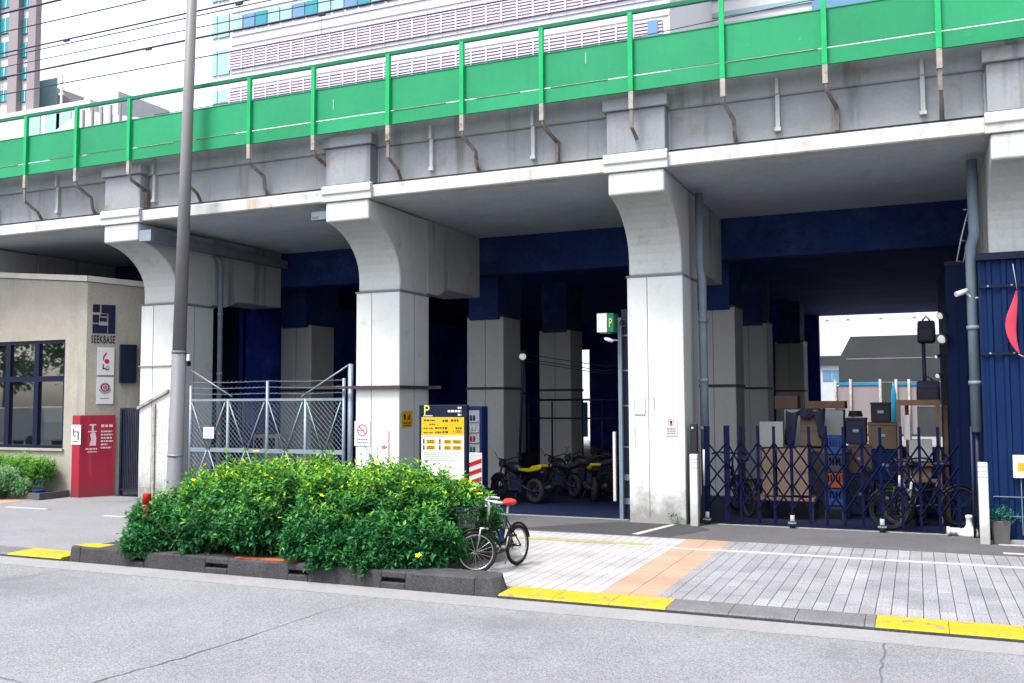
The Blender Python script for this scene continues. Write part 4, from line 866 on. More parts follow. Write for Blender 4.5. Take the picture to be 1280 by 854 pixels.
# ------------------------------------------------------------------ motorcycles in the dark
def motorcycle(label, loc, rz, accent, grp='motorcycles parked under the viaduct'):
    t = thing('motorcycle', label, 'motorcycle', loc, rz, grp); R = .30; y = Vector((0, 1, 0)); wb = 1.3
    for c in ((0, 0, R), (wb, 0, R)):
        w_ = mb().ring(c, y, R-.06, .06, 28, 8).build('wheel', M['rubber'], t, local=True); m = mb(); m.ring(c, y, R-.13, .018, 24, 6); c = Vector(c)
        for i in range(6): a_ = i*math.pi/3; m.tube([c, c+Vector((math.cos(a_), 0, math.sin(a_)))*(R-.13)], .014, 5)
        m.tube([c-y*.07, c+y*.07], .04, 10); m.build('rim', M['black_steel'], w_, local=True)
    m = mb(); m.obox(Vector((.6, 0, .38)), .42, .26, .30); m.obox(Vector((.72, 0, .55)), .22, .2, .2, ry=.4); m.tube([(.42, .14, .32), (.6, .16, .3), (.8, .14, .3)], .05, 8); m.build('engine', M['black_steel'], t, local=True, bevel=.03)
    m = mb(); m.tube([(0, .1, R), (.42, .1, .42), (.9, .08, .72), (1.02, .03, .82)], .022, 8); m.tube([(0, -.1, R), (.42, -.1, .42), (.9, -.08, .72), (1.02, -.03, .82)], .022, 8); m.tube([(.42, 0, .42), (.2, 0, .72), (-.25, 0, .80)], .025, 8); m.build('frame', M['moto_black'], t, local=True)
    mb().ball((.72, 0, .82), .28, .15, .15, 14, 8, fn=lambda q: Vector((q.x, q.y*(1 if q.x > 0 else 1+q.x*1.5), q.z+q.x*.12))).build('fuel_tank', M['moto_black'], t, local=True)
    m = mb(); m.prism([(-.36, .90), (-.30, .82), (.1, .74), (.45, .76), (.5, .82), (.15, .82), (-.02, .90), (-.30, .95)], 'y', -.13, .13); m.build('seat', accent, t, local=True, bevel=.04)
    m = mb(); [m.tube([(wb, s_, R), (1.04, s_*.9, .95)], .026, 8) for s_ in (.1, -.1)]; m.build('fork', M['shaded_chrome'], t, local=True)
    m = mb(); m.tube([(.86, .38, 1.02), (.98, .28, 1.05), (1.02, 0, .98), (.98, -.28, 1.05), (.86, -.38, 1.02)], .016, 8); m.build('handlebar', M['shaded_chrome'], t, local=True)
    m = mb(); [m.tube([(.99, s_*.3, 1.05), (1.0, s_*.42, 1.22)], .008, 5) or m.ball((1.0, s_*.42, 1.24), .02, .07, .045, 10, 6) for s_ in (1, -1)]; m.build('mirror', M['black_plastic'], t, local=True)
    mb().ball((1.17, 0, .90), .10, .10, .11, 12, 8).build('headlight', M['shaded_chrome'], t, local=True)
    m = mb(); m.tube([(.65, -.16, .25), (.3, -.2, .22), (.05, -.22, .30), (-.35, -.22, .42)], [.03, .035, .055, .05], 10); m.build('exhaust', M['shaded_chrome'], t, local=True)
    m = mb(); m.tube([(wb+.31*math.cos(a_), 0, R+.33*math.sin(a_)) for a_ in [math.radians(30+120*i/8) for i in range(9)]], .05, 6); m.build('front_mudguard', M['moto_black'], t, local=True)
    m = mb(); m.obox(Vector((-.42, 0, .84)), .14, .2, .1); m.build('tail_light', M['moto_red'], t, local=True)
    m = mb(); m.tube([(.5, .12, .3), (.45, .28, .0)], .012, 6); m.build('side_stand', M['black_steel'], t, local=True)
    return t
m1 = G(612, 634)
mo = motorcycle('black motorcycle with bright yellow seat parked nearest the bicycle', (-6.9, 17.2, 0), math.radians(155), M['moto_yellow'])
def place(label, loc, rz, yellow=False):
    o = copy_tree(mo); o.location = loc; o.rotation_euler = (0, 0, rz); o['label'] = label
    for ch in o.children:
        if ch.name.startswith('seat'):
            ch.data = ch.data.copy(); ch.data.materials[0] = M['moto_yellow'] if yellow else M['cloth_dark']
    return o
mo.scale = (.82,)*3
place('dark motorcycle with black seat squeezed between the two yellow-seated ones', (-6.55, 18.5, 0), math.radians(140))
place('dark motorcycle with yellow tail seat parked second from the bicycle', (-5.95, 18.0, 0), math.radians(115), True)
place('dark motorcycle with black seat parked beside the yellow-seated ones', (-6.2, 19.6, 0), math.radians(170))
place('dark motorcycle parked deepest in the bay before the back columns', (-6.6, 22.3, 0), math.radians(160))
place('dark motorcycle parked nearest the ticket post', (-5.4, 20.8, 0), math.radians(150))
# lamp on a pole inside the bay
q = F(655, 446, 18.9); t = thing('yard_lamp', 'small white globe lamp on a dark slanted pole inside the parking bay', 'lamp', (q.x, 18.9, 0))
b0 = F(648, 620, 18.9); mb().tube([(b0.x, 18.9, 0), (q.x-.02, 18.9, q.z-.03), (q.x-.02, 18.9, q.z+.15)], .03, 8).build('pole', M['black_steel'], t); mb().ball((q.x, 18.82, q.z), .075, .075, .075, 14, 10).build('globe', M['lamp_glow'], t); mb().lathe([(.10, .06), (.03, .12)], (q.x, 18.82, q.z), 14).build('lamp_shade', M['black_steel'], t)
m = mb()
for z in (3.02, 2.92, 2.86): m.tube([(q.x, 18.9, z), ((q.x-4.5)/2, 19.4, z-.28), (-4.4, 19.9, z-.12)], .008, 5)
tag(m.build('hanging_cable', M['black_plastic']), 'dark cables sagging from the yard lamp towards the third pillar', 'cable')
t = thing('inner_railing', 'dark pipe railing between the columns behind the motorcycles', 'railing', (-7, 23, 0)); m = mb()
z2 = F(720, 523, 22.5).z; z1 = F(690, 500, 22.5).z; xa, xb = F(661, 500, 22.5).x, F(778, 500, 22.5).x
mb().tube([(xa, 22.5, z2), (xb, 22.5, z2)], .025, 6).tube([(F(675, 500, 22.5).x, 22.5, z1), (xb, 22.5, z1)], .03, 6).build('rail', M['black_steel'], t)
for u in (661, 690, 728, 752, 778): xx = F(u, 500, 22.5).x; mb().tube([(xx, 22.5, 0), (xx, 22.5, z1+.02)], .022, 6).build('railing_post', M['black_steel'], t)
q0, q1 = F(729, 503, 30), F(735, 546, 30); tag(mb().box(q0.x, q1.x, 29.95, 30.0, q1.z, q0.z).build('banner', M['cyan_plastic']), 'bright cyan upright banner in the gap deep under the viaduct', 'banner')
# far bright walls through the gaps
tag(mb().box(-22, -9.5, 46, 46.4, 0, 7.).build('garden_wall', M['far_white']), 'bright white wall beyond the gaps under the viaduct', 'wall')

# ticket post with the lit box sign
YT = 15.45; q = F(775, 648, YT); xp = F(776.5, 550, YT).x
t = thing('ticket_post', 'grey post beside the third pillar carrying a white and green box sign', 'sign post', (xp, YT, 0)); zt_ = F(776, 412, YT).z
mb().box(xp-.03, xp+.035, YT-.04, YT+.04, 0, zt_+.2).build('post', M['grey_pipe'], t, bevel=.006)
x0, x1, x2 = F(750, 405, YT-.1).x, F(762.5, 405, YT-.1).x, F(770, 405, YT-.1).x; z0, z1 = F(756, 416.5, YT-.1).z, F(756, 393, YT-.1).z
mb().box(x0, x1, YT-.28, YT+.05, z0, z1).build('box_sign', M['sign_white'], t, bevel=.008)
mb().box(x1+.002, x2+.005, YT-.26, YT+.04, z0, z1).build('side_case', M['ink_green'], t, bevel=.006)
p = Panel(((x1+x2+.005)/2, YT-.262, (z0+z1)/2), (1, 0, 0)); m = mb(); p.text(m, 'P', .0, -.01, .22, .004, .55); m.build('letter', M['ink_yel'], t)
mb().ring((x2+.14, YT-.12, z0+.16), (0, 1, 0), .06, .012, 18, 6).build('cable_loop', M['black_plastic'], t)
q = F(761, 425, YT-.2); m = mb(); m.ball(q, .09, .08, .035, 12, 8, rot=Matrix.Rotation(.35, 3, 'Y')); m.tube([q+Vector((.05, .05, 0)), Vector((xp, YT, q.z))], .012, 6); m.build('lamp', M['sign_white'], t)
xs2 = F(783.5, 550, YT+.1).x
t = thing('cable_duct', 'black vertical cable trunking beside the third pillar with pale clips', 'trunking', (xs2, YT+.15, 0)); mb().box(xs2-.07, xs2+.045, YT+.1, YT+.22, 0, zt_+.35).build('trunk', M['black_steel'], t)
for z in (.25, .65, 1.2, 1.9, 2.5, 3.1): mb().box(xs2-.075, xs2+.05, YT+.085, YT+.1, z, z+.025 if z > 1 else z+.1).build('clip', M['galv'], t)
q0, q1 = F(767, 540, YT+.05), F(772, 627, YT+.05); tag(mb().box(q0.x-.02, q0.x+.03, YT+.05, YT+.12, q1.z, q0.z).build('marker_stake', M['white_plastic'], bevel=.01), 'slim white upright stake behind the ticket post', 'stake')
# bits at the foot of the third pillar
wd = mb(); 
for i in range(16): shoot(wd, None, Vector((-3.62, 15.05, .12))+rv()*.07, (rv()+Vector((0, 0, .8))).normalized(), .08, .045, .6, .25, n=2)
tag(wd.build('weed', M['leaf_shrub']), 'small dark weed at the right foot of the third pillar', 'plant')

# ------------------------------------------------------------------ bollards and gate in the right bay
def bollard(x, y, h, label, bands):
    t = thing('white_bollard', label, 'bollard', (x, y, 0)); mb().box(x-.062, x+.062, y-.062, y+.062, 0, h).build('body', M['white_plastic'], t, bevel=.014, seg=3)
    for z in bands: mb().box(x-.0635, x+.0635, y-.0635, y+.0635, z, z+.012).build('band', M['pale_steel'], t)
    return t
xb_ = F(868, 600, 15.05).x; bollard(xb_, 15.05, 1.14, 'square white bollard at the right corner of the third pillar', (.92, 1.0, 1.06))
x2_ = F(1229.5, 620, 14.6).x; bollard(x2_, 14.6, F(1229, 578, 14.6).z, 'square white bollard by the navy corrugated wall', (.92, 1.0, 1.06))
xk = F(868, 545, 15.3).x; t = thing('black_gate_post', 'black square post rising behind the left white bollard', 'post', (xk, 15.28, 0)); mb().box(xk-.055, xk+.055, 15.22, 15.33, 0, 1.62).build('post', M['black_plastic'], t, bevel=.008); mb().box(xk-.03, xk+.0, 15.214, 15.22, 1.54, 1.57).build('reflector', M['sign_white'], t)
def pipe(name, label, pts, r, zs_):
    t = thing(name, label, 'pipe', (pts[0][0], pts[0][1], 0)); mb().tube(pts, r, 14).build('pipe', M['grey_pipe'], t)
    for z in zs_: mb().tube([(pts[0][0], pts[0][1], z), (pts[0][0], pts[0][1], z+.06)], r*1.22, 14).build('pipe_clamp', M['grey_pipe'], t)
xq = F(880, 480, 15.75).x; xq2 = F(874, 280, 15.75).x; zk = F(878, 340, 15.75).z
pipe('down_pipe', 'grey blue down pipe beside the third pillar', [(xq, 15.75, .3), (xq, 15.75, zk-.12), (xq2+.0, 15.75, zk+.08), (xq2, 15.75, 5.5)], .07, (1.5, 2.3, 3.3))
xr_ = F(1219, 480, 15.2).x; xr2 = F(1217, 280, 15.2).x; zk2 = F(1216, 300, 15.2).z
pipe('down_pipe', 'grey blue down pipe beside the navy corrugated wall', [(xr_, 15.2, F(1219, 540, 15.2).z), (xr_, 15.2, zk2-.1), (xr2, 15.2, zk2+.06), (xr2, 15.2, 5.5)], .075, (2.2, 3.0))
xl = F(1219, 600, 15.22).x; tag(mb().tube([(xl-.03, 15.22, 0), (xl-.03, 15.22, 1.6)], .02, 6).tube([(xl+.04, 15.22, 0), (xl+.04, 15.22, 1.6)], .03, 6).build('pipe_stand', M['black_steel']), 'thin dark pipes standing under the right down pipe', 'pipe')
# accordion gate
YQ = 15.4
ag = thing('accordion_gate', 'dark folding lattice gate on casters across the right bay', 'gate', (-1.2, YQ, 0))
gp = [F(u, 590, YQ).x for u in (884, 909, 926, 948, 968, 989.5, 1012, 1033, 1055, 1078, 1101, 1127, 1150, 1173.5, 1198)]
for i, xx in enumerate(gp):
    w_ = .045 if i in (0, 1) else .021; mb().box(xx-w_, xx+w_, YQ-.02, YQ+.02, .07, 1.58+.01*(i % 2)).build('gate_bar', M['gate_steel'], ag, bevel=.004)
for a, b in zip(gp, gp[1:]):
    m = mb(); c = (a+b)/2
    for z0 in (.28, .60, .92):
        for zA, zB in ((z0, z0+.40), (z0+.40, z0)): m.tube([(a, YQ-.028 if zA < zB else YQ+.028, zA), (b, YQ-.028 if zA < zB else YQ+.028, zB)], .0135, 4)
    m.build('lattice', M['gate_steel'], ag)
for i in (0, 5, 10):
    xx = gp[i]; c = mb().box(xx-.03, xx+.03, YQ-.05, YQ+.02, .075, .2); c.tube([(xx, YQ-.04, .07), (xx, YQ-.04, .2)], .022, 8); cc = c.build('caster', M['white_plastic'], ag)
    mb().tube([(xx-.035, YQ-.06, .055), (xx+.035, YQ-.06, .055)], .055, 14).build('caster_wheel', M['rubber'], cc); mb().obox(Vector((xx, YQ-.06, .085)), .12, .1, .02).build('caster_plate', M['galv'], cc)
mb().tube([(gp[0]-.05, YQ-.03, .62), (gp[0]-.04, YQ-.05, 1.2)], .018, 6).build('handle', M['white_plastic'], ag)
# navy corrugated shop wall at the right, wrapped round the fourth pillar
nv = thing('corrugated_shed', 'navy blue corrugated metal shed wall at the right edge', 'building', (1.6, 15, 0))
m = mb(); x = .90; P_ = []
while x < 8: P_ += [(x, 15.02), (x+.05, 15.02), (x+.07, 14.99), (x+.12, 14.99), (x+.14, 15.02)]; x += .19
P_ += [(8, 15.02), (8, 15.08), (.90, 15.08)]
m.prism(P_, 'z', .02, 3.98); m.build('front_wall', M['navy_corr'], nv)
mb().box(.86, .90, 15.0, 16.4, .02, 3.98).build('side_wall', M['navy_corr'], nv)
mb().box(.84, 8, 14.93, 15.1, 3.98, 4.08).build('eaves_trim', M['navy_frame'], nv)
mb().box(.86, 8, 14.965, 14.985, 2.62, 2.66).build('rail', M['navy_frame'], nv); mb().box(.86, 8, 14.965, 14.985, 3.58, 3.62).build('rail', M['navy_frame'], nv)
m = mb(); [m.ball((.98+.3*i, 14.95, z), .018, .018, .018, 8, 6) for z in (2.64, 3.6) for i in range(5)]; m.build('bolt', M['galv'], nv)
m = mb(); [m.box(.95, 8, 14.97, 14.985, z, z+.012) for z in (.35, .62)]; [m.box(x, x+.012, 14.968, 14.984, .1, .9) for x in (1.30, 1.62)]; m.build('low_frame', M['grey_pipe'], nv)
q0, q1 = F(1266, 569, 14.9), F(1285, 598, 14.9); t = thing('notice_board', 'white notice board with yellow patch on the navy wall', 'sign', (q0.x, 14.9, .9)); p = Panel(((q0.x+q1.x)/2, 14.93, (q0.z+q1.z)/2), (1, 0, 0)); hw, hh = (q1.x-q0.x)/2, (q0.z-q1.z)/2
m = mb(); p.rect(m, -hw, hw, -hh, hh, -.02, .0); m.build('board', M['sign_white'], t); m = mb(); p.rect(m, -hw*.35, hw, -hh*.4, hh*.35, 0, .003); m.build('yellow_patch', M['ink_ochre'], t)
# red pennant
t = thing('red_pennant', 'limp red pennant hanging from a line on the navy wall', 'flag', (1.25, 14.85, 3.5)); m = mb(); tp_ = [(1270, 361), (1266, 375), (1260, 388), (1256, 400), (1256, 412), (1260, 424), (1266, 434), (1273, 443)]; rt_ = [(1272, 361), (1272.5, 377), (1272, 390), (1271.5, 402), (1271, 414), (1272, 426), (1274, 436), (1276, 442)]
A_ = [F(u, v, 14.84+.03*math.sin(i)) for i, (u, v) in enumerate(tp_)]; B_ = [F(u, v, 14.88-.02*math.sin(i*1.3)) for i, (u, v) in enumerate(rt_)]
for i in range(7): m.poly([A_[i], B_[i], B_[i+1], A_[i+1]], True)
fl = m.build('cloth', M['flag_red'], t, weld=True); sm = fl.modifiers.new('thick', 'SOLIDIFY'); sm.thickness = .006; sb = fl.modifiers.new('sub', 'SUBSURF'); sb.levels = 2; sb.render_levels = 2
mb().tube([F(1266, 330, 14.86), F(1271, 361, 14.86)], .004, 5).tube([A_[7], F(1285, 448, 14.86)], .004, 5).build('cord', M['sign_white'], t)
# cctv on the right pipe
q = F(1203, 366, 15.1); t = thing('security_camera', 'white security camera on a bracket by the right down pipe', 'camera', tuple(q)); mb().tube([q+Vector((-.09, -.08, -.03)), q+Vector((.06, .02, .03))], .038, 12).build('body', M['sign_white'], t); mb().tube([q+Vector((.05, .02, .0)), q+Vector((.12, .05, -.08)), q+Vector((.32, .05, -.08))], .016, 8).build('bracket', M['sign_white'], t); mb().box(q.x+.30, q.x+.36, 15.08, 15.2, q.z-.14, q.z+.0).build('mount', M['sign_white'], t)
# ladder frame high on the right
t = thing('wall_ladder', 'thin pale zigzag ladder frame fixed near the right down pipe', 'ladder', (.8, 15.7, 3.9)); m = mb(); up = [F(u, v, 15.7) for u, v in ((1196, 326), (1201, 300), (1207, 275), (1211, 262))]; up2 = [q + Vector((.10, .25, .0)) for q in up]
m.tube(up, .012, 5).tube(up2, .012, 5); [m.tube([a, b], .010, 5) for a, b in zip(up, up2)]; m.tube([up[3], F(1204, 262, 15.7)], .01, 5); m.build('frame', M['alu'], t)
# navy cabin inside the right bay
x0, x1 = F(1183, 400, 17.).x, F(1208, 400, 17.).x; zt_ = F(1195, 328, 17.).z
t = thing('storage_cabin', 'tall flat navy storage cabin inside the right bay', 'cabin', (x0, 17, 0)); m = mb(); m.box(x0, 1.6, 17., 22.5, 0, zt_); m.build('body', M['navy_corr'], t); mb().box(x0-.01, 1.6, 16.985, 16.999, zt_-.05, zt_+.02).build('trim', M['navy_frame'], t); [mb().box(x0+.14+i*.13, x0+.15+i*.13, 16.99, 16.999, 0, zt_-.06).build('rib', M['navy_frame'], t) for i in range(3)]
# weighted banner base
q = G(1210, 670); t = thing('flag_stand', 'white plastic weighted flag base in front of the lattice gate', 'stand base', (q.x, q.y-.05, 0)); m = mb(); m.lathe([(.16, 0), (.17, .04), (.15, .09), (.07, .12), (.045, .16), (.042, .26), (.05, .27), (.05, .30), (.03, .31)], (q.x+.02, q.y-.05, 0), 18); m.build('body', M['sign_white'], t); mb().tube([(q.x-.24, q.y-.08, .07), (q.x-.10, q.y-.06, .07)], .05, 10).tube([(q.x-.28, q.y-.085, .07), (q.x-.24, q.y-.08, .07)], .065, 10).build('filler_cap', M['sign_white'], t)
# planter with green plant
x0, x1 = F(1240, 665, 14.75).x, F(1263, 665, 14.75).x; t = thing('planter_box', 'grey square planter with bushy green plant against the navy wall', 'planter', ((x0+x1)/2, 14.8, 0)); hp = F(1250, 651, 14.7).z; m = mb(); m.hexa([(x0+.02, 14.66, 0), (x1-.02, 14.66, 0), (x1-.02, 14.9, 0), (x0+.02, 14.9, 0)], [(x0, 14.62, hp), (x1, 14.62, hp), (x1, 14.92, hp), (x0, 14.92, hp)]); m.build('box', M['planter'], t, bevel=.008)
m = mb()
for i in range(70): shoot(m, None, Vector(((x0+x1)/2+rnd.uniform(-.16, .17), 14.76+rnd.uniform(-.13, .13), hp+rnd.uniform(.02, .16))), (rv()+Vector((0, 0, .7))).normalized(), .10, .05, .65, .45, n=3)
m.build('foliage', M['leaf_teal'], t)
q = G(1262, 686); tag(mb().box(q.x, q.x+.6, 14.70, 14.80, .007, .06).build('concrete_block', M['gutter'], bevel=.008), 'flat pale concrete block beside the planter at the right edge', 'block')

# ------------------------------------------------------------------ clutter behind the lattice gate
def boxthing(name, label, cat, u0, u1, v0, v1, y, depth, mname, tape=True, ground=False):
    a, b = F(u0, v0, y), F(u1, v1, y); z1 = a.z; z0 = b.z if not ground else 0.
    t = thing(name, label, cat, ((a.x+b.x)/2, y+depth/2, z0)); mb().box(a.x, b.x, y, y+depth, z0, z1).build('carton', M[mname], t, bevel=.008)
    if tape: mb().box(a.x+.02, b.x-.02, y-.002, y-.0005, (z0+z1)/2-.02, (z0+z1)/2+.02).build('tape', M['cardboard_dark'], t)
    return t, a.x, b.x, z0, z1
def table(label, u0, u1, v, y, depth, th=.05, mname='wood'):
    a, b = F(u0, v, y), F(u1, v, y); t = thing('trestle_table', label, 'table', ((a.x+b.x)/2, y+depth/2, 0)); z = a.z
    mb().box(a.x, b.x, y, y+depth, z-th, z).build('table_top', M[mname], t)
    for xx in (a.x+.05, b.x-.05):
        for yy in (y+.06, y+depth-.06): mb().box(xx-.03, xx+.03, yy-.03, yy+.03, 0, z-th).build('leg', M['black_steel'], t)
    return t
table('low dark table carrying the cartons behind the lattice gate', 945, 1018, 621, 16.3, 1.0)
boxthing('cardboard_box', 'brown carton on the low table, leftmost of the row of three', 'box', 952, 970, 562, 620, 16.35, .6, 'cardboard')
boxthing('cardboard_box', 'brown carton on the low table, in the middle of the row of three', 'box', 971, 990, 562, 620, 16.35, .6, 'cardboard')
boxthing('cardboard_box', 'brown carton on the low table, rightmost of the row of three', 'box', 991, 1011, 561, 620, 16.35, .6, 'cardboard')
table('long dark table at the back of the clutter behind the lattice gate', 950, 1062, 560, 17.2, 1.3)
boxthing('foam_board', 'pale grey board leaning on the cartons behind the lattice gate', 'board', 949, 979, 527, 559, 17.0, .05, 'sheet', False)
boxthing('cardboard_box', 'tall brown carton half covered by the dark cloth', 'box', 1000, 1027, 520, 558, 17.35, .5, 'cardboard')
boxthing('storage_chest', 'wide pale grey chest with brown lid behind the lattice gate', 'chest', 980, 1055, 512, 559, 17.9, .6, 'sheet', False)
t, xa, xb, z0, z1 = boxthing('cardboard_box', 'small dark brown carton on top of the pale chest at its left end', 'box', 968, 997, 495, 511, 18.0, .5, 'cardboard_dark', False)
t, xa, xb, z0, z1 = boxthing('wooden_board', 'flat brown wooden board lying on top of the pale chest', 'board', 1008, 1056, 501.5, 511, 17.85, .7, 'wood', False)
# dark cloth draped
m = mb(); base_y = 17.25; nx, nz = 14, 6
pts = [[None]*(nx+1) for _ in range(nz+1)]
for i in range(nx+1):
    tt = i/nx; u = 982+48*tt; vtop = 513+3*math.sin(tt*9)-4*(tt > .8); vbot = 513+(42 if tt < .22 else (9 if tt < .85 else 34))+3*math.sin(tt*14)
    for j in range(nz+1): v = vtop+(vbot-vtop)*j/nz; q = F(u, v, base_y+.05*math.sin(tt*20+j*.3)+.02*j/nz); pts[j][i] = q
for j in range(nz):
    for i in range(nx): m.poly([pts[j][i], pts[j][i+1], pts[j+1][i+1], pts[j+1][i]], True)
o = tag(m.build('dark_cloth', M['cloth_dark'], weld=True), 'dark cloth draped over the cartons behind the lattice gate', 'cloth'); sm = o.modifiers.new('thick', 'SOLIDIFY'); sm.thickness = .03
def crate(label, u0, u1, v0, v1, y, mname):
    a, b = F(u0, v0, y), F(u1, v1, y); t = thing('plastic_crate', label, 'crate', ((a.x+b.x)/2, y+.2, b.z), group='plastic crates behind the lattice gate'); m = mb(); x0, x1, z0, z1 = a.x, b.x, b.z, a.z; d = .4
    m.box(x0, x1, y, y+.02, z0, z0+(z1-z0)*.4).box(x0, x1, y, y+.02, z1-.04, z1).box(x0, x1, y+d-.02, y+d, z0, z1).box(x0, x0+.02, y+.02, y+d-.02, z0, z1).box(x1-.02, x1, y+.02, y+d-.02, z0, z1).box(x0+.02, x1-.02, y+.02, y+d-.02, z0, z0+.02)
    for i in range(6): xx = x0+(x1-x0)*i/6; m.box(xx, xx+.02, y, y+.02, z0+(z1-z0)*.4, z1-.04)
    m.build('crate', M[mname], t); return t
crate('blue plastic crate, topmost of the stack behind the lattice gate', 1031, 1055, 545, 568, 16.6, 'crate_blue')
crate('dark plastic crate in the middle of the stack behind the lattice gate', 1031, 1055, 569, 590, 16.6, 'cloth_dark')
crate('orange plastic crate low in the stack behind the lattice gate', 1033, 1054, 591, 610, 16.6, 'crate_red')
crate('blue plastic crate at the bottom of the stack behind the lattice gate', 1031, 1055, 611, 632, 16.6, 'crate_blue')
t = thing('trestle_stand', 'dark stand under the stack of plastic crates', 'stand', (F(1043, 620, 16.6).x, 16.8, 0)); a, b = F(1030, 633, 16.6), F(1056, 633, 16.6); mb().box(a.x, b.x, 16.6, 17.0, a.z-.04, a.z-.002).build('top', M['black_steel'], t); [mb().box(x_-.02, x_+.02, y_-.02, y_+.02, 0, a.z-.04).build('leg', M['black_steel'], t) for x_ in (a.x+.03, b.x-.03) for y_ in (16.64, 16.96)]
# wooden shelf frame
ys = 16.8; x0, x1, x2 = F(1121, 520, ys).x, F(1170, 520, ys).x, F(1183, 520, ys).x; zt_ = F(1121, 507, ys).z; zm1 = F(1121, 578, ys).z
t = thing('wooden_shelf', 'open wooden shelf frame with two levels behind the lattice gate', 'shelf', ((x0+x1)/2, ys, 0))
for xx in (x0, x1): mb().box(xx, xx+.06, ys, ys+.06, 0, zt_).build('upright', M['wood'], t); mb().box(xx+.12, xx+.18, ys+.5, ys+.56, 0, zt_).build('upright', M['wood'], t)
mb().box(x0, x1+.06, ys-.005, ys+.55, zt_, zt_+.09).build('top_board', M['wood'], t); mb().box(x0, x1+.06, ys-.005, ys+.55, zm1-.05, zm1).build('shelf_board', M['wood'], t); mb().box(x0, x1+.06, ys-.005, ys+.55, .65, .70).build('shelf_board', M['wood'], t)
boxthing('cardboard_box', 'pale carton standing on the middle board of the wooden shelf', 'box', 1136, 1166, 550, 577, 16.85, .4, 'sheet', False)
boxthing('storage_tin', 'small white tin at the left on the wooden shelf', 'tin', 1129, 1138, 519, 550, 16.9, .2, 'sign_white', False)
boxthing('parcel', 'brown parcel under the middle board of the wooden shelf', 'parcel', 1128, 1165, 580, 604, 16.88, .35, 'cardboard', False)
a, b = F(1124, 560, 18.2), F(1182, 560, 18.2); t = thing('steel_cabinet', 'low dark steel cabinet standing behind the wooden shelf', 'cabinet', ((a.x+b.x)/2, 18.4, 0)); mb().box(a.x, b.x, 18.2, 18.8, 0, a.z).build('casing', M['cloth_dark'], t, bevel=.01); mb().box((a.x+b.x)/2-.01, (a.x+b.x)/2+.01, 18.19, 18.2, .1, a.z-.1).build('door_gap', M['hole'], t)
# black bags and lamps above the shelf
def bag(label, u0, u1, v0, v1, y):
    a, b = F(u0, v0, y), F(u1, v1, y); t = thing('black_bag', label, 'bag', ((a.x+b.x)/2, y, b.z)); c = Vector(((a.x+b.x)/2, y+.2, (a.z+b.z)/2)); hw, hh = abs(b.x-a.x)/2, (a.z-b.z)/2
    mb().box(c.x-hw, c.x+hw, y, y+.4, c.z-hh, c.z+hh*.55).build('body', M['black_plastic'], t, bevel=.05, seg=3); mb().box(c.x-hw*.96, c.x+hw*.96, y-.01, y+.38, c.z+hh*.2, c.z+hh).build('flap', M['cloth_dark'], t, bevel=.04, seg=3); mb().tube([c+Vector((-hw*.4, -.2, hh)), c+Vector((0, -.22, hh*1.35)), c+Vector((hw*.4, -.2, hh))], .015, 6).build('handle', M['black_plastic'], t)
bag('black boxy bag on top of the wooden shelf', 1145, 1176, 476, 505, 16.85); bag('dark speaker-like case hung high above the wooden shelf', 1146, 1170, 401, 428, 17.2)
xq = F(1159, 450, 17.25).x; tag(mb().tube([(xq-.05, 17.3, zt_+.09), (xq-.05, 17.3, F(1159, 428, 17.3).z)], .03, 8).build('stand_pole', M['black_steel']), 'dark pole carrying the case above the wooden shelf', 'pole')
def spot(label, u, v, y, r_):
    q = F(u, v, y); t = thing('spot_lamp', label, 'lamp', tuple(q), group='lamps in the right bay'); mb().tube([q+Vector((-.03, -r_*.9, 0)), q+Vector((.02, .02, .02)), q+Vector((.05, .12, .04))], [r_, r_*.7, r_*.4], 12).build('shade', M['black_steel'], t); mb().ball(q+Vector((-.03, -r_*.9, 0)), r_*.8, r_*.3, r_*.8, 12, 8).build('bulb', M['lamp_glow'], t); mb().tube([q+Vector((.05, .1, .04)), Vector((x2_+.2 if 0 else .62, y+.2, q.z+.06))], .012, 6).build('arm', M['black_steel'], t)
spot('clip lamp highest on the navy cabin wall, right of the far opening', 1178, 395, 16.9, .07); spot('larger clip lamp on the navy cabin wall, below the topmost one', 1180, 424, 16.9, .09); spot('tiny lamp on the navy cabin wall below the larger clip lamp', 1173, 446, 16.9, .035); spot('small pale lamp lowest on the navy cabin wall', 1175, 470, 16.9, .05)
# two bicycles behind the gate (same build, plainer)
def back_bike(label, u, v, rz, frame='sheet'):
    q = F(u, v, 16.35); b2 = copy_tree(bk); b2.location = (q.x, 16.45, .004); b2.rotation_euler = (0, 0, rz); b2['label'] = label; b2['group'] = 'bicycles'; b2.scale = (1.25,)*3
    for ch in list(b2.children):
        if ch.name.startswith(('bottle', 'basket')): bpy.data.objects.remove(ch); continue
        if ch.name.startswith('frame'): ch.data = ch.data.copy(); ch.data.materials[0] = M[frame]
        if ch.name.startswith('saddle'): ch.data = ch.data.copy(); ch.data.materials[0] = M['black_plastic']
        for g_ in [ch]+list(ch.children):
            if g_.data.materials[0] in (M['chrome'], M['alu'], M['white_plastic']): g_.data = g_.data.copy(); g_.data.materials[0] = M['shaded_chrome']  # bright parts swapped for the metal with shade in its colour
back_bike('pale framed bicycle parked below the wooden shelf behind the lattice gate', 1150, 640, math.radians(250), 'cloth_grey'); back_bike('dark bicycle parked against the navy cabin behind the lattice gate', 1200, 640, math.radians(200), 'moto_black'); back_bike('dark bicycle behind the left end of the lattice gate', 935, 640, math.radians(120), 'moto_black')
bk['group'] = 'bicycles'
# mass of dark gear in the middle: a motorcycle under the jumble
place('dark motorcycle parked behind the middle of the lattice gate', (-.35, 17.6, 0), math.radians(100)); place('dark motorcycle nose-on behind the lattice gate beside the crates', (-1.0, 18.6, 0), math.radians(280))

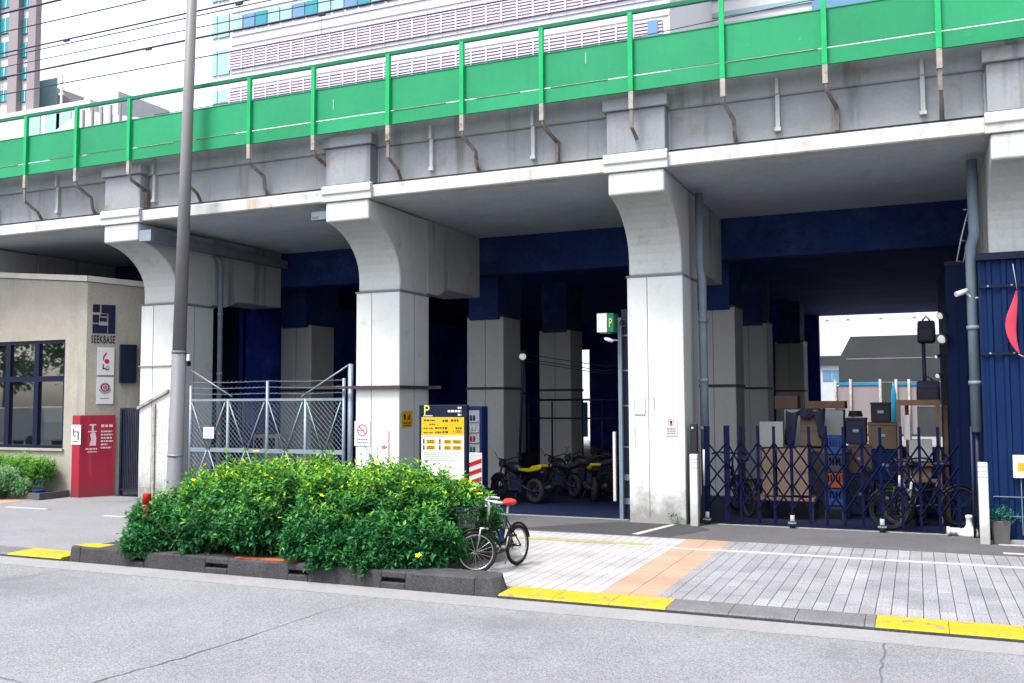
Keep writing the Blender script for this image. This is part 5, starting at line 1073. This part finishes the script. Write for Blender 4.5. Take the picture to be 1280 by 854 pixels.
q0, q1 = F(1056, 560, 17.6), F(1124, 560, 17.6); zp = F(1090, 503, 17.6).z; wq = q1.x-q0.x
for (f0_, f1_, z0, z1, dy, nm, mt_, lab) in (
    (.0, .52, .0, .36, .0, 'storage_case', 'cloth_dark', 'large dark case on the floor behind the middle of the lattice gate'),
    (.54, 1.0, .0, .30, .06, 'storage_case', 'black_plastic', 'black case on the floor left of the bicycle wheel behind the lattice gate'),
    (.06, .50, .364, .62, .04, 'cardboard_box', 'cardboard_dark', 'dark brown carton stacked on the large dark case'),
    (.50, .98, .304, .58, .0, 'storage_case', 'navy_corr', 'navy box stacked on the black case behind the lattice gate'),
    (.02, .40, .624, .86, .08, 'storage_case', 'black_steel', 'black steel box near the top of the dark stack'),
    (.44, .96, .584, .82, .05, 'cardboard_box', 'cardboard', 'brown carton on the navy box in the dark stack'),
    (.50, .86, .824, 1.0, .02, 'tool_box', 'black_plastic', 'black tool box topmost in the dark stack beside the wooden shelf')):
    x0, x1 = q0.x+wq*f0_, q0.x+wq*f1_; t = thing(nm, lab, 'box', ((x0+x1)/2, 17.8, zp*z0)); mb().box(x0, x1, 17.6+dy, 18.1+dy, zp*z0, zp*z1-.05).build('body', M[mt_], t, bevel=.012)
    mb().box(x0-.008, x1+.008, 17.59+dy, 18.11+dy, zp*z1-.048, zp*z1-.002).build('lid', M[mt_], t, bevel=.008); mb().box((x0+x1)/2-.05, (x0+x1)/2+.05, 17.585+dy, 17.6+dy, zp*(z0+z1)/2-.02, zp*(z0+z1)/2+.03).build('handle', M['galv'], t)
t = thing('cable_reel', 'coil of dark cable lying on the black steel box', 'cable', (q0.x+wq*.2, 17.85, zp*.86)); m = mb(); [m.ring((q0.x+wq*.2, 17.85, zp*.862+.03+.035*i), (0, 0, 1), .11-.008*i, .02, 22, 6) for i in range(3)]; m.build('coil', M['black_plastic'], t)
# ------------------------------------------------------------------ beyond the far opening
c1 = thing('concrete_annex', 'plain grey concrete block with chamfered top beyond the far opening', 'building', (0, 55, 0)); a, b, c2_ = F(1048, 450, 55), F(1063, 421, 55), F(1056, 432, 55)
mb().prism([(a.x, 0), (8, 0), (8, b.z), (b.x, b.z), (a.x, a.z)], 'y', 55, 63).build('wall', M['far_concrete'], c1); m = mb(); [m.box(a.x+.4, 8, 54.985, 54.999, z, z+.05) for z in (1.6, 2.9, 4.2)]; m.build('joint', M['ink_grey'], c1)
hs = thing('site_hoarding', 'white and blue site fence beyond the far opening', 'fence', (-2, 47, 0))
for (u0, u1) in ((1045, 1062), (1064, 1099), (1121, 1135), (1137, 1146)):
    a, b = F(u0, 480, 47), F(u1, 500, 47); mb().box(a.x, b.x, 47, 47.05, .4, a.z-.1).build('panel', M['far_brown'], hs); mb().box(a.x-.1, b.x+.1, 46.95, 47.0, a.z-.06, a.z+.06).build('rail', M['cyan_plastic'], hs)
for u in (1044, 1063, 1100, 1120, 1136): xx = F(u, 480, 46.9).x; mb().tube([(xx, 46.9, 0), (xx, 46.9, F(u, 474, 46.9).z)], .06, 8).build('fence_post', M['pale_steel'], hs)
a, b = F(1113, 480, 44), F(1121, 502, 44); t = thing('blue_bottle_bin', 'tall blue and white container beyond the far opening', 'container', ((a.x+b.x)/2, 44, 0)); mb().lathe([(.11, 0), (.11, b.z+.3), (.08, b.z+.5), (.05, b.z+.6), (.05, b.z+.8)], ((a.x+b.x)/2, 44, 0), 14).build('body', M['cyan_plastic'], t)
gh = thing('small_house', 'pale grey house at the left of the far opening', 'house', (-5, 70, 0)); a, b = F(1030, 456, 70), F(1058, 456, 70); mb().box(a.x-1, b.x+.5, 70, 76, 0, a.z).build('wall', M['far_pale'], gh); mb().box(a.x-1.3, b.x+.8, 69.7, 76, a.z, a.z+.6).build('roof', M['far_concrete'], gh)
for u, v in ((1034, 470), (1046, 470)): q = F(u, v, 70); mb().box(q.x-.3, q.x+.3, 69.97, 69.995, q.z-.4, q.z+.4).build('window', M['glass_blue'], gh)
t = thing('overhead_walkway', 'thin white railing seen across the top of the far opening', 'railing', (0, 41, 5)); m = mb(); za = F(1030, 401.5, 41).z; zb_ = za+.32
xa, xb = -5, 3.5; mb().box(xa, xb, 41, 41.06, za-.04, za+.04).build('lower_rail', M['far_white'], t); mb().box(xa, xb, 41, 41.06, za+.25, za+.6).build('upper_rail', M['far_white'], t); [mb().box(F(u, 400, 41).x-.05, F(u, 400, 41).x+.05, 41.0, 41.05, za, za+.3).build('baluster', M['far_white'], t) for u in (1034, 1060, 1101, 1143)]
[mb().box(x_-.1, x_+.1, 41.1, 41.3, 0, za+.6).build('support', M['far_grey'], t) for x_ in (-5.5, 4.2)]

# ------------------------------------------------------------------ buildings above the viaduct
tw = thing('brown_tower', 'tall tower with brown grey piers and cyan windows at the far left', 'building', (-88, 70, 0))
Y0 = 70.; X1 = F(48.5, 40, Y0).x
mb().prism([(X1-30, Y0+.3), (X1, Y0+.3), (X1*1.3, (Y0+.3)*1.3), (X1*1.3-30, (Y0+.3)*1.3)], 'z', 0, 70).build('wall', M['far_white'], tw)
piers = [(F(39, 40, Y0).x, X1), (F(15, 40, Y0).x, F(26.5, 40, Y0).x), (F(-12, 40, Y0).x, F(-2, 40, Y0).x)]
for a, b in piers: mb().box(a, b, Y0-.4, Y0+.3, 0, 70).build('pier', M['far_brown'], tw)
for (a, b, uu) in ((piers[1][1], piers[0][0], 33), (piers[2][1], piers[1][0], 6)):
    for (v0, v1) in ((-8, 9), (22, 41), (52, 70), (83, 98), (112, 126), (-38, -22)):
        z0, z1 = F(uu, v1, Y0).z, F(uu, v0, Y0).z; w_ = mb().box(a+.1, b-.1, Y0+.1, Y0+.3, z0, z1).build('window', M['glass_cyan'], tw); mb().box(a+(b-a)*.45, a+(b-a)*.5, Y0+.05, Y0+.1, z0, z1).build('frame', M['far_white'], w_)
lb = thing('low_rooftop', 'low grey rooftop block beside the brown tower', 'building', (-80, 74, 0))
a, b = F(48, 101, 74), F(95, 122, 74); mb().prism([(a.x, 0), (b.x, 0), (b.x, b.z-1), (b.x-1, b.z), (a.x, a.z)], 'y', 74, 84).build('wall', M['far_brown'], lb); q = F(50, 118, 74); mb().box(a.x+.2, a.x+3.0, 73.9, 74, q.z-4, q.z+1.5).build('window', M['glass_pale'], lb)
lb = thing('pale_rooftop', 'pale white flat roofed block behind the fence at the left', 'building', (-70, 68, 0)); a, b = F(-40, 135, 68), F(124, 119, 68)
mb().box(F(-60, 140, 68).x, F(112, 140, 68).x, 68, 80, 0, F(60, 133, 68).z).build('wall', M['far_white'], lb); mb().box(F(95, 120, 68).x, F(138, 120, 68).x, 69, 76, 0, F(118, 119, 69).z).build('upper_block', M['far_pale'], lb)
for u in (42, 66, 80): q = F(u, 158, 68); mb().box(q.x-1, q.x+1, 67.9, 68, q.z-1.6, q.z+1.4).build('window', M['glass_pale'], lb)
lb = thing('canopy_roof', 'grey ribbed station canopy showing between the green fence posts', 'roof', (-50, 50, 0)); A0, B0, C0 = F(104, 138, 50), F(180, 148, 50), F(104, 160, 50)
m = mb(); m.prism([(A0.x, A0.z), (B0.x, B0.z), (B0.x, B0.z-.4), (A0.x-6, C0.z-1.2)], 'y', 50, 60); m.build('roof', M['far_grey'], lb); m = mb(); [m.box(A0.x+i*.9, A0.x+i*.9+.15, 49.9, 50, C0.z-.5, A0.z) for i in range(6)]; m.build('rib', M['far_brown'], lb); [mb().box(x_-.2, x_+.2, 50.2, 50.6, 0, C0.z-.9).build('column', M['far_grey'], lb) for x_ in (A0.x, B0.x-1)]
t = thing('antenna_mast', 'slim grey antenna mast on the low rooftop', 'antenna', (F(76, 125, 71).x, 71, 0)); xm = F(77, 110, 71).x; zt_ = F(78, 78, 71).z; zb_ = F(75, 128, 71).z; mb().tube([(xm, 71, 0), (xm, 71, zt_)], .12, 6).build('mast', M['far_grey'], t)
for i, f_ in enumerate((.2, .35, .5, .62)): z = zb_+(zt_-zb_)*f_; mb().box(xm-.3+.06*i, xm+.3-.06*i, 70.9, 71.1, z-.1, z+.15).build('aerial', M['far_grey'], t)
# big white building
wb = thing('white_office_block', 'large white office block with mauve louvre bands above the viaduct', 'building', (-33, 60, 0)); Y0 = 60.; XL = F(262, 60, Y0).x; XR = F(836, 20, Y0).x; X2 = F(287, 60, Y0).x
mb().box(XL, XR, Y0+.25, Y0+30, 0, 52).build('wall', M['far_white'], wb)
def zrow(v): return F(287, v, Y0).z
m = mb(); [m.box(X2, XR, Y0+.16, Y0+.25, zrow(v)-.12, zrow(v)+.12) for v in (14, 44, 55, 90, 108)]; m.build('string_course', M['far_grey'], wb)
pan = (XR-X2)/30
for (v0, v1) in ((20.5, 39), (-62, -44), (-20, -3)):
    for i in range(30):
        a = X2+pan*i; w_ = mb().box(a+.06, a+pan-.06, Y0+.12, Y0+.25, zrow(v1), zrow(v0)).build('window', M[('glass_pale', 'glass_pale', 'glass_cyan', 'glass_blue')[(i*7+int(v0)) % 4 if i < 14 else 0]], wb)
zz1, zz0 = zrow(61), zrow(87.5)
for (za, zb_) in ((zz0, zz1), (zrow(140), zrow(112)), (zrow(-120), zrow(-90))):
    m = mb(); n = 8
    for i in range(n): z = za+(zb_-za)*(i+.5)/n; m.box(X2, XR-.5, Y0+.05, Y0+.25, z-(zb_-za)/n*.28, z+(zb_-za)/n*.28)
    m.cur = 1
    for i in range(31): m.box(X2+pan*i-.05, X2+pan*i+.05, Y0-.0, Y0+.05, za, zb_)
    m.build('louvre_band', [M['far_mauve'], M['far_white']], wb)
for (v0, v1) in ((18, 46), (62, 93), (112, 128), (-30, 0)):
    for (u0, u1) in ((264, 270), (271, 285)): a, b = F(u0, v0, Y0).x, F(u1, v0, Y0).x; mb().box(a, b, Y0+.12, Y0+.25, F(275, v1, Y0).z, F(275, v0, Y0).z).build('corner_window', M['glass_pale'], wb)
q0, q1 = F(809, 26, Y0-.1), F(822, 44, Y0-.1); mb().box(q0.x, q1.x, Y0-.02, Y0+.1, q1.z, q0.z).build('end_window', M['glass_blue'], wb)
rb_ = thing('pale_glass_block', 'pale glass office building behind the right part of the green fence', 'building', (0, 75, 0)); Y0 = 75.; a = F(838, 10, Y0).x
mb().box(a, 60, Y0, Y0+25, 0, 60).build('wall', M['far_white'], rb_)
for (v0, v1) in ((-60, -46), (-26, -8), (8, 14), (22, 25)): mb().box(a+.5, 59, Y0-.15, Y0, F(950, v1, Y0).z, F(950, v0, Y0).z).build('window_band', M['glass_pale'] if v0 != 22 else M['far_grey'], rb_)
q = F(1075, 2, Y0); mb().box(q.x-3.5, q.x+4, Y0-.3, Y0-.16, q.z-1, q.z+6).build('entrance_glazing', M['glass_blue'], rb_)

# ------------------------------------------------------------------ overhead wires along the tracks
def wireset(y, vm, vc, label, r1, twin=False):
    z1 = F(0, vm, y).z; zc_ = F(0, vc, y).z; x0, x1 = -120, 60
    t = thing('overhead_wire', label, 'overhead wire', (0, y, z1), group='catenary wires above the tracks')
    r1 *= 1.35; mb().tube([(x0, y, z1), (-30, y, z1), (x1, y, z1+.3)], r1, 5).build('messenger_wire', M['wire'], t)
    if twin: mb().tube([(x0, y, z1-.13), (-30, y, z1-.13), (x1, y, z1+.15)], r1*.7, 5).build('feeder_wire', M['wire'], t)
    mb().tube([(x0, y, zc_), (x1, y, zc_)], r1*.6, 5).build('contact_wire', M['wire'], t)
    for k in range(-14, 6):
        xx = k*6.3+y*.77; mb().tube([(xx, y, zc_), (xx, y, z1)], .008, 4).build('dropper', M['wire'], t); mb().box(xx-.11, xx+.11, y-.03, y+.03, z1-.035, z1+.035).build('clamp', M['black_steel'], t)
    return t
wireset(17.8, 19, 41, 'dark catenary wire nearest the street, topmost in the sky', .022); wireset(19.7, 68, 85, 'twin catenary wire in the middle of the sky above the fence', .018, True); wireset(21.5, 98, 119, 'dark catenary wire lowest in the sky just above the green fence', .024)
t = thing('feeder_line', 'thin dark cable crossing the upper right above the green fence', 'overhead wire', (0, 20.5, 10), group='catenary wires above the tracks'); qa, qb = F(794, 47, 20.5), F(1000, 3, 20.5); mb().tube([(-20, 20.5, qa.z), (qa.x, 20.5, qa.z), (qb.x, 20.5, qb.z), (40, 20.5, qb.z+.6)], .012, 5).build('cable', M['wire'], t)

# ------------------------------------------------------------------ across the street: seen only in the cafe glass
def street_tree(x, y, h, label):
    t = thing('street_tree', label, 'tree', (x, y, 0), group='trees across the street'); mb().tube([(x, y, 0), (x+.1, y, h*.35), (x, y+.1, h*.6)], .16, 10, r2=.08).build('trunk', M['twig'], t); m = mb()
    for i in range(14):
        c = Vector((x+rnd.uniform(-2., 2.), y+rnd.uniform(-1.6, 1.6), h*rnd.uniform(.38, .95)))
        for _ in range(170): d = rv(); leaf(m, c+d*rnd.uniform(.5, 1.15), rv(), Vector((0, 0, 1)), .34, .22, rnd.random())
    m.build('crown', M['leaf_tree'], t)
for i, (x, y, h) in enumerate(((-38, -8., 8.5), (-43, -8.5, 9.5), (-48, -8., 9.), (-53.5, -8.5, 9.))): street_tree(x, y, h, 'leafy street tree across the road, reflected in the cafe window')
t = thing('parked_van', 'white van across the road, reflected in the cafe window', 'van', (-38.0, -1.2, Z_ROAD), math.pi); m = mb(); m.prism([(-2.0, .35), (2.0, .35), (2.05, .95), (1.55, 1.15), (1.05, 1.85), (-1.9, 1.9), (-2.05, 1.2)], 'y', -.75, .75); m.build('body', M['sign_white'], t, local=True, bevel=.06, seg=3)
for (a, b) in ((-1.75, -.65), (-.55, .35), (.45, 1.2)): mb().prism([(a, 1.15), (b, 1.15), (b-.18 if b > 1 else b, 1.7), (a, 1.7)], 'y', .745, .765).build('window', M['glass_dark'], t, local=True)
for xx in (-1.25, 1.3):
    for yy in (-.7, .7): mb().tube([(xx, yy-.08, .3), (xx, yy+.08, .3)], .3, 20).build('wheel', M['rubber'], t, local=True)

# ------------------------------------------------------------------ light and camera
SUN_EL, SUN_AZ = math.radians(62), math.radians(205)     # azimuth measured clockwise from +Y
w = bpy.data.worlds.new('World'); S.world = w; w.use_nodes = True; nt = w.node_tree; bg = nt.nodes['Background']
sk = nt.nodes.new('ShaderNodeTexSky'); sk.sky_type = 'NISHITA'; sk.sun_disc = False; sk.sun_elevation = SUN_EL; sk.sun_rotation = SUN_AZ; sk.air_density = 1.0; sk.dust_density = 4.; sk.ozone_density = 1.0
hs_ = nt.nodes.new('ShaderNodeHueSaturation'); hs_.inputs['Saturation'].default_value = .45; nt.links.new(sk.outputs[0], hs_.inputs['Color']); nt.links.new(hs_.outputs[0], bg.inputs['Color']); bg.inputs['Strength'].default_value = .15
sl = bpy.data.lights.new('sun', 'SUN'); sl.energy = 1.5; sl.angle = math.radians(14); sl.color = (1, .97, .92); so = bpy.data.objects.new('sun', sl); C.objects.link(so)
dirv = Vector((math.sin(SUN_AZ)*math.cos(SUN_EL), math.cos(SUN_AZ)*math.cos(SUN_EL), math.sin(SUN_EL))); so.rotation_euler = dirv.to_track_quat('Z', 'Y').to_euler(); so.location = (0, 0, 60)
cam = bpy.data.cameras.new('camera'); co = bpy.data.objects.new('camera', cam); C.objects.link(co); cam.sensor_width = 36; cam.lens = 36*FPX/1280; cam.clip_end = 1500; cam.clip_start = .05
Rm = Matrix((RX, RY, RZ)); co.matrix_world = Matrix.Translation(EYEP) @ Rm.to_4x4(); S.camera = co
S.view_settings.view_transform = 'Standard'; S.view_settings.look = 'None'; S.view_settings.exposure = 1.95; S.view_settings.gamma = 1
S.cycles.max_bounces = 8; S.cycles.diffuse_bounces = 4
